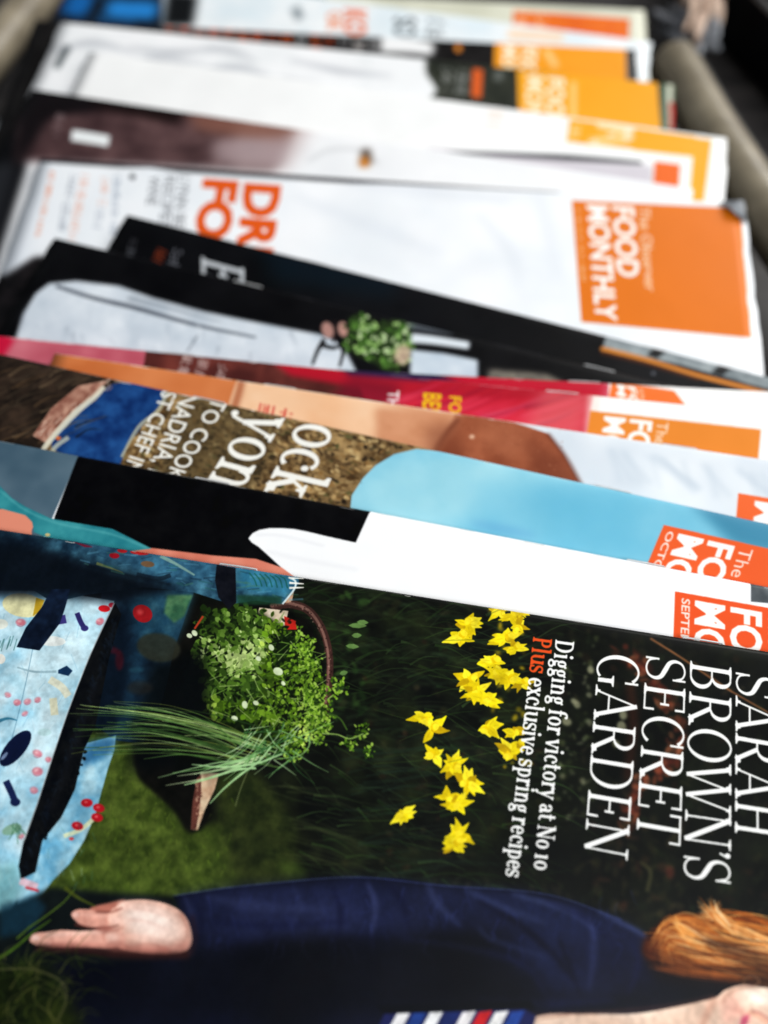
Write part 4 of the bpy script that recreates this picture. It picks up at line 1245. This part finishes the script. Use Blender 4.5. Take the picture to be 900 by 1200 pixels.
def art_drinks(s):
    r = random.Random(13)
    s.fill([(-500, 100), (1400, 100), (1400, 1400), (-500, 1400)], (236, 240, 244), c2=(248, 249, 251), ns=(24, 1, 3))
    s.fill([(-200, 150), (60, 170), (20, 340), (-200, 500)], (206, 214, 224), a=.7, blur=12)
    s.fill([(-300, 330), (4, 324), (40, 300), (70, 300), (60, 420), (-300, 500)], (12, 12, 14), c2=(34, 30, 32), ns=(5, 4, 3), blur=3)
    for P in [[(345, 230), (420, 260), (520, 300)], [(400, 215), (500, 225), (600, 235)], [(560, 250), (600, 300), (610, 340)], [(630, 215), (640, 260), (655, 330)]]:
        s.stroke(P, 6, (222, 227, 234), wm=16, w1=5, a=.6, blur=6)
    O = (226, 92, 28)
    s.sans('DRINK', ((289, 214), (268, 384), (330, 217), (309, 390)), O, bold=.05)
    s.sans('FOR', ((241, 209), (222, 318), (281, 212), (262, 322)), O, bold=.05)
    G = (90, 92, 98)
    for i, (x, t) in enumerate(((210, 'LYNN BEST'), (193, 'RECIPES'), (175, 'WINE'))):
        L = len(t) * 8.4
        s.sans(t, ((x, 206), (x - L * .12, 206 + L), (x + 13, 207), (x + 13 - L * .12, 207 + L)), G, bold=.0, a=.85)
    s.scribble((62, 200), (44, 276), 6, (232, 112, 56), a=.8, seed=1)
    s.scribble((86, 205), (72, 268), 9, (96, 104, 122), a=.7, seed=2)
    s.scribble((100, 205), (84, 280), 10, (238, 160, 130), a=.7, seed=3)
    s.scribble((124, 208), (120, 240), 9, (238, 160, 130), a=.8, seed=5)
    s.scribble((138, 204), (132, 276), 8, (120, 134, 156), a=.7, seed=6)
    s.scribble((118, 244), (112, 270), 10, (130, 140, 160), a=.7, seed=7)
    s.ell(155, 207, 3.5, 3.5, (70, 72, 78))
    s.fill([(620, 206), (648, 208), (646, 217), (622, 215)], (232, 160, 50), blur=1.5)
    s.fill([(638, 211), (652, 212), (648, 219), (638, 218)], (40, 30, 30), blur=1.5)
    logo(s, (670, 235), (867, 244), (681, 378), (880, 396), (226, 118, 20), '')
    s.scribble((677, 246), (684, 330), 5, (250, 230, 210), a=.8, seed=9)
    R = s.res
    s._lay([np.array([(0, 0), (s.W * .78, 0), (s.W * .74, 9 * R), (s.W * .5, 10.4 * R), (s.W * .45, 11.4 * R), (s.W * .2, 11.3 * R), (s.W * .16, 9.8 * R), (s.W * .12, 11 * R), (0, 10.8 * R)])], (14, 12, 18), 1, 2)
    wear(s, .5, 11)


def art_mauve(s):
    s.fill([(-500, 0), (1400, 0), (1400, 900), (-500, 900)], (238, 239, 241), c2=(248, 248, 249), ns=(24, 1, 3))
    s.fill([(-500, 40), (10, 90), (34, 110), (30, 200), (-40, 420), (-100, 900), (-900, 900)], (8, 8, 11), blur=4)
    s.fill([(-300, 190), (24, 190), (-4, 280), (-60, 420), (-300, 420)], (44, 46, 50), blur=8, a=.8)
    s.fill([(20, 80), (360, 130), (338, 158), (322, 200), (20, 190)], (60, 42, 44), c2=(104, 78, 78), ns=(12, 3, 3), blur=5)
    s.fill([(280, 120), (372, 140), (338, 200), (270, 200)], (190, 168, 166), a=.6, blur=8)
    s.fill([(20, 80), (120, 100), (120, 130), (60, 138), (20, 200)], (12, 9, 12), a=.9, blur=5)
    s.fill([(100, 104), (215, 124), (210, 146), (110, 128)], (22, 12, 12), a=.9, blur=4)
    s.fill([(220, 130), (350, 148), (330, 170), (230, 152)], (136, 90, 76), a=.8, blur=6)
    s.fill([(250, 165), (345, 160), (330, 195), (250, 190)], (176, 156, 158), a=.7, blur=6)
    s.stroke([(84, 159), (105, 162), (128, 166)], 13, (236, 240, 240), blur=1)
    s.scribble((72, 132), (66, 162), 10, (150, 130, 132), seed=4)
    s.stroke([(360, 190), (385, 176), (420, 176), (445, 192)], 2, (150, 150, 152), a=.5, blur=2)
    s.fill([(424, 174), (434, 174), (436, 192), (422, 194)], (90, 76, 66), blur=3)
    s.fill([(422, 184), (432, 184), (432, 196), (422, 196)], (214, 130, 40), blur=2)
    s.sans('SUMMER', ((384, 148), (384, 150), (424, 148), (424, 158)), (214, 120, 120), a=.3)
    wear(s, .3, 12)


def art_frame(s):
    s.fill([(-500, -100), (1400, -100), (1400, 900), (-500, 900)], (247, 247, 246), c2=(252, 252, 251), ns=(24, 1, 3))
    s.scribble((582, 128), (580, 150), 18, (250, 200, 170), a=.5, seed=4)
    Y = (244, 172, 34)
    s.fill([(668, 139), (834, 164), (824, 240), (807, 240), (812, 182), (664, 166)], Y)
    s.fill([(745, 150), (815, 160), (812, 184), (742, 176)], Y)
    s.sans('FOOD', ((690, 162), (690, 176), (744, 150), (744, 164)), (252, 244, 226), bold=.03)
    s.scribble((676, 146), (672, 166), 12, (252, 240, 220), seed=3)
    s.stroke([(700, 145), (742, 152)], 9, (252, 244, 226), a=.7)
    s.fill([(500, 172), (560, 178), (640, 184), (764, 194), (770, 230), (500, 200)], (196, 188, 198), a=.7, blur=3)
    s.stroke([(340, 166), (420, 173), (470, 176)], 4, (40, 40, 46), w1=1.5, blur=1)
    s.stroke([(520, 178), (620, 182), (700, 187), (752, 191)], 2, (24, 24, 30), wm=6, w1=3, blur=1)
    s.fill([(767, 189), (797, 193), (794, 240), (764, 240)], (236, 108, 34))
    wear(s, .3, 13)


def art_sketch(s):
    r = random.Random(14)
    U = r.uniform
    s.fill([(-500, -100), (1400, -100), (1400, 900), (-500, 900)], (238, 240, 241), c2=(249, 249, 250), ns=(16, 1, 3))
    s.fill([(500, 60), (1300, 60), (1300, 500), (480, 500), (506, 110), (498, 90)], (36, 40, 34), c2=(58, 60, 50), ns=(6, 3, 3), blur=1.5)
    s.fill([(440, 60), (485, 72), (500, 88), (508, 112), (440, 120)], (244, 245, 246), blur=2, smooth=True)
    s.stroke([(80, 54), (72, 68), (66, 80)], 8, (40, 50, 54), w1=5, blur=1.5)
    s.stroke([(110, 60), (104, 78), (112, 92)], 10, (200, 206, 212), a=.6, blur=4)
    for P in ([(60, 60), (110, 50), (160, 64)], [(150, 55), (200, 62), (260, 56)], [(340, 70), (400, 84), (460, 90)], [(130, 80), (180, 70), (240, 76)], [(240, 58), (270, 60), (300, 72)], [(200, 90), (280, 80), (330, 100)], [(330, 92), (370, 104), (430, 124)]):
        s.stroke(P, 3, (160, 164, 172), wm=8, w1=2, a=.55, blur=3)
    s.scribble((526, 80), (522, 108), 14, (170, 172, 170), seed=5)
    s.scribble((544, 82), (540, 112), 14, (170, 172, 170), seed=6)
    s.fill([(554, 80), (566, 82), (564, 116), (552, 114)], (220, 96, 40), blur=1)
    s.fill([(580, 82), (592, 84), (588, 96), (578, 94)], (120, 124, 120), a=.7, blur=1.5)
    s.fill([(774, 96), (1000, 120), (1000, 300), (770, 300)], (44, 74, 44))
    s.fill([(782, 98), (788, 98), (789, 150), (783, 150)], (210, 206, 190), blur=1)
    s.fill([(785, 120), (800, 122), (800, 160), (786, 160)], (176, 48, 40), blur=1)
    s.fill([(606, 82), (770, 94), (776, 170), (608, 150)], (245, 168, 34))
    s.sans('MONTHLY', ((618, 88), (612, 190), (638, 90), (634, 195)), (253, 236, 200), bold=.04)
    s.sans('FOOD', ((642, 90), (640, 150), (662, 92), (662, 155)), (253, 240, 210), bold=.04)
    s.stroke([(672, 96), (672, 140)], 7, (253, 226, 180), a=.6, blur=1)
    wear(s, .5, 14)


def art_dark(s):
    r = random.Random(15)
    s.fill([(-500, -100), (1400, -100), (1400, 900), (-500, 900)], (18, 16, 16), c2=(34, 32, 32), ns=(6, 1, 3))
    for i in range(15):
        x = 200 + i * 17
        s.scribble((x, 20 + i * 1.0), (x, 60 + i * 1.4), 12, r.choice([(224, 84, 24), (236, 100, 30), (190, 190, 190), (216, 210, 206), (226, 90, 30)]), a=.95, seed=i, step=5)
    s.stroke([(446, 50), (480, 53), (508, 58)], 22, (244, 244, 244), w1=14, blur=2)
    s.ell(537, 56, 4, 5, (230, 140, 50), blur=1)
    s.fill([(580, 50), (733, 54), (735, 110), (578, 100)], (246, 160, 36))
    s.sans('MONTHLY', ((590, 52), (588, 130), (606, 54), (604, 134)), (253, 240, 214), bold=.05)
    s.sans('FOOD', ((612, 54), (610, 96), (630, 56), (628, 98)), (253, 240, 214), bold=.05)
    s.stroke([(640, 58), (652, 78)], 8, (253, 232, 196), a=.6, blur=1.5)
    wear(s, .4, 15)


def art_cream(s):
    s.fill([(-500, -200), (1400, -200), (1400, 900), (-500, 900)], (222, 234, 240), c2=(244, 247, 248), ns=(14, 1, 3))
    s.fill([(-200, -60), (60, -20), (190, -10), (190, 60), (-200, 60)], (18, 26, 36), c2=(26, 70, 110), ns=(6, 5, 2), blur=2)
    s.fill([(40, -12), (110, -6), (100, 18), (30, 12)], (24, 100, 170), blur=3)
    s.fill([(130, 0), (186, 4), (180, 22), (124, 18)], (40, 130, 205), blur=3)
    s.fill([(196, -10), (232, -6), (226, 30), (190, 30)], (20, 22, 24), blur=3)
    s.stroke([(345, 8), (352, 22)], 12, (120, 130, 136), a=.7, blur=1.5)
    s.sans('OK', ((384, 14), (384, 36), (400, 12), (400, 36)), (240, 150, 110), bold=.04)
    s.sans('KO', ((404, 10), (404, 40), (430, 12), (430, 42)), (236, 120, 76), bold=.04)
    s.sans('SO', ((462, 20), (462, 42), (488, 20), (488, 44)), (96, 104, 108), bold=.02)
    s.scribble((512, 24), (508, 44), 22, (90, 96, 100), a=.7, seed=3, step=6)
    s.fill([(596, 34), (660, 38), (660, 50), (594, 46)], (248, 214, 180), a=.8, blur=1.5)
    wear(s, .6, 16)


def art_border(s):
    s.fill([(-500, -300), (1400, -300), (1400, 900), (-500, 900)], (206, 206, 186), c2=(222, 222, 204), ns=(14, 1, 3))
    s.fill([(-300, -100), (380, -40), (380, 60), (-300, 60)], (30, 60, 80), c2=(180, 200, 210), ns=(8, 2, 3), blur=2)
    s.fill([(602, 12), (738, 22), (736, 60), (598, 60)], (234, 116, 36), c2=(226, 100, 30), ns=(6, 2, 2))
    s.scribble((612, 14), (610, 40), 14, (252, 220, 190), seed=3, step=5)
    s.scribble((634, 14), (632, 40), 14, (252, 220, 190), seed=5, step=5)
    wear(s, .5, 17)

# ------------------------------------------------------------------ objects
def mesh_obj(name, V, F, mat, parent=None, uvs=None, mats=None, smooth=True):
    me = bpy.data.meshes.new(name)
    me.from_pydata([tuple(map(float, v)) for v in V], [], F)
    for m in (mats or [mat]):
        me.materials.append(m)
    if uvs is not None:
        l = me.uv_layers.new(name='UVMap')
        vi = np.empty(len(me.loops), np.int32)
        me.loops.foreach_get('vertex_index', vi)
        l.data.foreach_set('uv', np.asarray(uvs, np.float32)[vi].ravel())
    if smooth:
        me.polygons.foreach_set('use_smooth', [True] * len(me.polygons))
    me.update()
    o = bpy.data.objects.new(name, me)
    COL.objects.link(o)
    if parent is not None:
        o.parent = parent
    return o


def tube(name, P, rad, mat, parent=None, seg=14, squash=1.0, caps=True):
    P = [Vector(p) for p in P]
    V, F = [], []
    n = len(P)
    rad = [rad] * n if isinstance(rad, (int, float)) else rad
    for i, p in enumerate(P):
        d = (P[min(i + 1, n - 1)] - P[max(i - 1, 0)]).normalized()
        a = d.cross(Vector((0, 0, 1)))
        if a.length < 1e-4:
            a = Vector((1, 0, 0))
        a.normalize()
        b = a.cross(d).normalized()
        for k in range(seg):
            t = 2 * math.pi * k / seg
            V.append(p + a * math.cos(t) * rad[i] + b * math.sin(t) * rad[i] * squash)
    for i in range(n - 1):
        for k in range(seg):
            k2 = (k + 1) % seg
            F.append((i * seg + k, i * seg + k2, (i + 1) * seg + k2, (i + 1) * seg + k))
    if caps:
        F.append(tuple(range(seg))[::-1])
        F.append(tuple((n - 1) * seg + k for k in range(seg)))
    return mesh_obj(name, V, F, mat, parent)


LEN, DEP = .300, .230
STEP = .0042                       # how far each magazine's top sheet lies above the next one's


def wave(u, v, seed, amp):
    return amp * (math.sin(u * 21 + seed) * .5 + math.sin(u * 9 + v * 14 + seed * 2.3)) * min(1, v / .02)


def u_sheet(name, T, dv, du, n_u, n_v, top_w, mat, parent, seed, amp, thick, rim, img_uv=False, mats=None):
    """one folded sheet: top leaf, rounded spine fold, bottom leaf; local x along spine, y away from spine"""
    V, U, F = [], [], []
    r = T / 2
    sec = []                        # (y, z, v_eff)
    ys = np.linspace(1, 0, n_v) ** 1.3
    for q in ys:
        y = r + (DEP - dv - r) * q
        sec.append((y, 0, y, 1))
    for k in range(1, 8):
        a = math.pi * k / 8
        sec.append((r - r * math.sin(a), -r + r * math.cos(a), r - r * a, 0))
    for q in ys[::-1][::3]:
        y = r + (DEP - dv - r) * q
        sec.append((y, -T, -r * 2.1, 1))
    m = len(sec)
    for i in range(n_u + 1):
        x = du + (LEN - 2 * du) * i / n_u
        for (y, z, ve, f) in sec:
            wz = wave(x, max(y, 0), seed, amp) if f else 0
            xe = 0
            if i in (0, n_u):            # handled, slightly ragged ends
                xe = (mnoise.noise(Vector((seed * 7, y * 160, i))) * .00055 + mnoise.noise(Vector((seed * 3, y * 520, i))) * .0003) * min(1, y / .004)
                wz += max(0, mnoise.noise(Vector((y * 60, seed, i)))) * .0011 * (f and min(1, y / .01))
            V.append((x + xe, y + top_w[1], z + top_w[0] + wz))
            U.append((x / LEN, (ve * 1000 + 8) / (DEP * 1000 + 10)))
    for i in range(n_u):
        for j in range(m - 1):
            a, b = i * m + j, (i + 1) * m + j
            F.append((a, a + 1, b + 1, b))
    o = mesh_obj(name, V, F, mat, parent, uvs=U, mats=mats)
    if mats and len(mats) > 1:
        mi = []
        for i in range(n_u):
            for j in range(m - 1):
                mi.append(1 if j >= n_v + 5 else 0)
        o.data.polygons.foreach_set('material_index', mi)
    so = o.modifiers.new('thickness', 'SOLIDIFY')
    so.thickness = thick
    so.offset = -1
    if rim:
        so.material_offset_rim = rim
    return o


def magazine(label, p, q, anchor, ap, c, art, res, seed, rough=.38, T=.0032, amp=.00034, spec=.09, step=STEP):
    A, B, X = hit(np.array([p, q, ap], float), c)
    ex = (B - A) / np.linalg.norm(B - A)
    sx = (X - A) @ ex
    o = A + ex * (sx if anchor == 'L' else sx - LEN if anchor == 'R' else sx + .072 - LEN)
    ey = np.cross(ex, NRM)
    e = bpy.data.objects.new('magazine', None)
    e.empty_display_size = .02
    COL.objects.link(e)
    from mathutils import Matrix
    M = Matrix(((ex[0], ey[0], -NRM[0], o[0]), (ex[1], ey[1], -NRM[1], o[1]), (ex[2], ey[2], -NRM[2], o[2]), (0, 0, 0, 1)))
    # right-handed: x along spine, y away from it, z = down through the pages -> flip so local z is up
    Mz = Matrix(((ex[0], ey[0], NRM[0], o[0]), (ex[1], ey[1], NRM[1], o[1]), (ex[2], ey[2], NRM[2], o[2]), (0, 0, 0, 1)))
    e['label'] = label
    e['category'] = 'magazine'
    e['group'] = 'magazines fanned out in an overlapping row'
    s = Sheet(o, ex, ey, c, res, (240, 240, 240))
    art(s)
    im = s.image('print')
    mat = print_mat('printed_cover', im, rough, spec)
    # the frame (ex, ey, NRM) is left-handed, so geometry is baked to world axes and the empty only holds the position
    e.location = o

    def bake(ob):
        R = np.array([ex, ey, NRM]).T
        n = len(ob.data.vertices)
        co = np.empty(n * 3, np.float32)
        ob.data.vertices.foreach_get('co', co)
        co = (co.reshape(-1, 3) @ R.T.astype(np.float32))
        ob.data.vertices.foreach_set('co', co.ravel())
        ob.data.flip_normals()
        ob.data.update()
    cover = u_sheet('cover', T, 0, 0, 48, 34, (0, 0), mat, e, seed, amp, .00022, 2, mats=[mat, M_BACK, M_PAPER])
    bake(cover)
    # nested inner sheets
    rr = random.Random(seed)
    V, F = [], []
    ns = 5
    for k in range(ns):
        t0 = .00026 + k * .00031
        Tk = T - 2 * t0
        du, dv = rr.uniform(.0001, .0011), rr.uniform(.0004, .0018)
        r = Tk / 2
        sec = [(DEP - dv, 0), (DEP * .5, 0), (.02, 0)]
        for j in range(0, 7):
            a = math.pi * j / 6
            sec.append((t0 + r - r * math.sin(a), -r + r * math.cos(a)))
        sec += [(.02, -Tk), (DEP * .5, -Tk), (DEP - dv, -Tk)]
        base = len(V)
        m = len(sec)
        n_u = 24
        th = .00019
        for lay in (0, 1):
            for i in range(n_u + 1):
                x = du + (LEN - 2 * du) * i / n_u
                for j, (y, z) in enumerate(sec):
                    inn = -1 if j < m / 2 else 1
                    wz = wave(x, max(y, 0), seed, amp * .9) if j in (0, 1, 2, m - 1, m - 2, m - 3) else 0
                    zz = z - t0 + wz + (inn * th if lay else 0)
                    V.append((x, y, zz))
        cnt = (n_u + 1) * m
        for i in range(n_u):
            for j in range(m - 1):
                a, b = base + i * m + j, base + (i + 1) * m + j
                F.append((a, a + 1, b + 1, b))
                F.append((a + cnt, b + cnt, b + cnt + 1, a + cnt + 1))
        for i in (0, n_u):
            for j in range(m - 1):
                a = base + i * m + j
                F.append((a, a + cnt, a + cnt + 1, a + 1))
        for j in (0, m - 1):
            for i in range(n_u):
                a, b = base + i * m + j, base + (i + 1) * m + j
                F.append((a, b, b + cnt, a + cnt))
    pg = mesh_obj('pages', V, F, M_PAPER, e, smooth=False)
    bake(pg)
    # two wire staples on the fold
    for fx in (.27, .73):
        x0 = LEN * fx
        P = [(x0 - .006, .0004, -T / 2), (x0 - .0055, -.00045, -T / 2), (x0, -.00052, -T / 2), (x0 + .0055, -.00045, -T / 2), (x0 + .006, .0004, -T / 2)]
        st = tube('staple', P, .00028, M_STEEL, e, seg=6)
        bake(st)
    return e, (o, ex, ey)


h0 = None
lo, hi = -.5, .5
for _ in range(60):
    mid = (lo + hi) / 2
    if hit(np.array([550., 0.]), mid)[2] > .042:
        hi = mid
    else:
        lo = mid
c = lo
LIST = [
    ('magazine with a beige cover border and red-orange title box, farthest in the row', (550, 0), (750, 10), 'R', (755, 10), art_border, 2.2),
    ('pale blue-white magazine with blue shapes at its left end, second from the far end', (450, 6), (600, 26), 'R', (764, 42), art_cream, 2.2),
    ('dark magazine with small orange print and a thin yellow-orange title box near the far end', (450, 42), (735, 56), 'R', (745, 55), art_dark, 2.5),
    ('magazine with pale sketch at left and a large yellow-orange title box on dark green', (45, 22), (440, 62), 'R', (790, 97), art_sketch, 2.5),
    ('white magazine with a yellow-orange frame printed at its right corner', (35, 50), (850, 160), 'R', (852, 160), art_frame, 2.5),
    ('magazine with a dark mauve-brown photo at left, directly behind the orange-lettered white one', (100, 112), (790, 216), 'R', (812, 219), art_mauve, 3),
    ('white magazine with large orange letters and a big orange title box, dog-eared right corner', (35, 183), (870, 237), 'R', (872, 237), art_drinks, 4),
    ('black magazine with a pale window band and orange line at its right end', (150, 250), (900, 440), 'L', (150, 250), art_black, 4),
    ('black magazine with grey-white cloth, green leaves and white plates on its cover', (65, 277), (900, 477), 'L', (65, 277), art_plate, 4),
    ('crimson magazine showing only as a thin sliver below the black magazine with green leaves', (450, 434), (900, 457), 'G', (715, 447), art_pink, 3.5),
    ('red magazine with pink and brown left end, yellow lettering and an orange title box', (0, 392), (900, 482), 'G', (690, 461), art_red, 4),
    ('magazine with peach and brown skin on its cover, between the red and rocky coast ones', (65, 412), (900, 537), 'L', (65, 412), art_belly, 4.5),
    ('magazine with a golden rocky coast, blue sea and pale blue sky on its cover', (0, 413), (900, 612), 'L', (-15, 410), art_october, 5),
    ('white magazine with a black block, teal edge and an orange box marked SEPTEMBER', (0, 515), (900, 686), 'G', (793, 667), art_september, 5),
    ('nearest magazine, dark garden cover with yellow daffodils, blue apron and white serif lettering', (0, 619), (900, 762), 'L', (-25, 615), art_garden, 6.5),
]
built = []
for k, (lab, p, q, an, ap, art, res) in enumerate(LIST):
    if k:
        c += STEP
    built.append(magazine(lab, p, q, an, ap, c, art, res, k * 1.7 + .3))

cd.dof.focus_distance = float((hit(np.array([450., 745.]), c) - CAM) @ fw)
print('focus', cd.dof.focus_distance)

# dog-eared corner on the white magazine
def local(b, x, y, z):
    o, ex, ey = b[1]
    return ex * x + ey * y + NRM * z


b = built[6]
M_DOG = plain('folded_corner_print', (.02, .02, .03), (.30, .32, .34), 90, .4, .3)
V = [local(b, LEN - .0105, .0012, .0006), local(b, LEN - .001, .0012, .0022), local(b, LEN - .0005, .012, .0008), local(b, LEN - .007, .007, .0030), local(b, LEN - .0045, .0035, .0042)]
V += [v - NRM * .0003 for v in V]
F = [(0, 3, 4), (3, 2, 4), (2, 1, 4), (1, 0, 4), (5, 9, 8), (8, 9, 7), (7, 9, 6), (6, 9, 5), (0, 5, 8, 3), (3, 8, 7, 2), (2, 7, 6, 1), (1, 6, 5, 0)]
mesh_obj('folded_corner', V, F, M_DOG, b[0], smooth=False)

# ---- surface and surroundings
M_TABLE = plain('dark_stained_board', (.010, .009, .009), (.035, .03, .028), 9, .55, .25, bump=.3, stretch=(1, 8, 1))
V = [(-3, -2, 0), (3, -2, 0), (3, 4, 0), (-3, 4, 0), (-3, -2, -.04), (3, -2, -.04), (3, 4, -.04), (-3, 4, -.04)]
t = mesh_obj('table_top', V, [(0, 1, 2, 3), (7, 6, 5, 4), (0, 4, 5, 1), (1, 5, 6, 2), (2, 6, 7, 3), (3, 7, 4, 0)], M_TABLE, smooth=False)
t['kind'] = 'structure'

M_TAUPE = plain('taupe_leather', (.12, .098, .065), (.235, .20, .14), 60, .38, .45, bump=.25, dist=.0006)
M_SEAM = plain('dark_piping', (.012, .011, .011), (.03, .027, .026), 80, .5, .3)
M_BLACK = plain('black_leather', (.006, .006, .009), (.014, .014, .02), 50, .6, .2, bump=.2)


def bolster(label, P, rad, mat, side):
    e = bpy.data.objects.new('padded_rail', None)
    e.location = P[0]
    e.empty_display_size = .02
    COL.objects.link(e)
    e['label'] = label
    e['category'] = 'padded rail'
    e['group'] = 'padded rails beside the magazines'
    O = Vector(P[0])
    Q = [Vector(p) - O for p in spl(np.array([tuple(p) for p in P]), 8)]
    tube('cushion', Q, rad, mat, e, seg=22, squash=1.0)
    off = Vector((side * rad * .98, 0, rad * .30))
    tube('piping', [p + off for p in Q], rad * .16, M_SEAM, e, seg=10)
    return e


zr = .028
PR = [hit_z(788, 74, zr), hit_z(800, 94, zr), hit_z(838, 160, zr), hit_z(905, 262, zr), hit_z(990, 380, zr), hit_z(1130, 560, zr)]
bolster('taupe padded rail running down the right side of the magazines', PR, .0118, M_TAUPE, 1)
PL = [hit_z(120, -100, zr), hit_z(62, -28, zr), hit_z(10, 38, zr), hit_z(-50, 110, zr), hit_z(-130, 200, zr), hit_z(-260, 330, zr)]
bolster('pale grey-taupe padded rail in the top left corner behind the magazines', PL, .0105, M_TAUPE, -1)

# black upholstered side beyond the right rail
e = bpy.data.objects.new('chair_side', None)
COL.objects.link(e)
P0, P1 = hit_z(792, -10, .02), hit_z(1010, 235, .02)
e.location = P0
e['label'] = 'black upholstered side panel in the top right corner beyond the taupe rail'
e['category'] = 'chair side'
d = (P1 - P0).normalized()
nrm = Vector((d.y, -d.x, 0)).normalized()
if nrm.x < 0:
    nrm = -nrm
me = bmesh.new()
bmesh.ops.create_cube(me, size=1)
for v in me.verts:
    x, y, z = v.co
    q = d * ((x + .5) * 1.1 * (P1 - P0).length - .08) + nrm * ((y + .5) * .16 + .014 + (z + .5) * .05) + Vector((0, 0, -.02 + (z + .5) * .10))
    v.co = q
bmesh.ops.bevel(me, geom=me.edges[:], offset=.012, segments=4, affect='EDGES')
m = bpy.data.meshes.new('panel')
me.to_mesh(m)
m.materials.append(M_BLACK)
m.polygons.foreach_set('use_smooth', [True] * len(m.polygons))
ob = bpy.data.objects.new('panel', m)
COL.objects.link(ob)
ob.parent = e
E1 = [P0 - P0 + d * k * (P1 - P0).length * 1.05 / 10 - d * .05 + nrm * .016 + Vector((0, 0, .020)) for k in range(11)]
tube('piping', E1, .0022, plain('grey_piping', (.07, .07, .07), (.13, .125, .12), 60, .5, .3), e, seg=10)

# crumpled clear-grey wrapper wedged beyond the far magazines
M_WRAP = plain('crumpled_grey_wrapper', (.04, .04, .045), (.26, .27, .29), 22, .3, .6, bump=.2, dist=.001)
M_BEIGE = plain('beige_paper_scrap', (.42, .28, .20), (.62, .46, .36), 25, .7, .2, bump=.5, dist=.001)


def crumple(name, label, cat, pos, size, mat, seed):
    bm = bmesh.new()
    bmesh.ops.create_icosphere(bm, subdivisions=5, radius=1)
    for v in bm.verts:
        n = v.co.normalized()
        k = .8 + .5 * abs(mnoise.noise(n * 1.3 + Vector((seed, 0, 0)))) * 2 - .15 * abs(mnoise.noise(n * 2.2 + Vector((0, seed, 0))))
        v.co = Vector((n.x * k * size[0], n.y * k * size[1], n.z * k * size[2]))
    mm = bpy.data.meshes.new(name)
    bm.to_mesh(mm)
    mm.materials.append(mat)
    mm.polygons.foreach_set('use_smooth', [True] * len(mm.polygons))
    oo = bpy.data.objects.new(name, mm)
    COL.objects.link(oo)
    oo.location = pos
    oo['label'] = label
    oo['category'] = cat
    return oo


o1 = crumple('crumpled_wrapper', 'crumpled grey plastic wrapper beside the far right end of the magazines', 'wrapper', hit_z(806, 36, .022), (.011, .020, .010), M_WRAP, 3)
o1.rotation_euler = (0, 0, .5)
o2 = crumple('paper_scrap', 'beige crumpled paper scrap at the top edge, right of the farthest magazine', 'paper', hit_z(822, 8, .028), (.010, .028, .014), M_BEIGE, 8)
o2.rotation_euler = (0, 0, -.35)
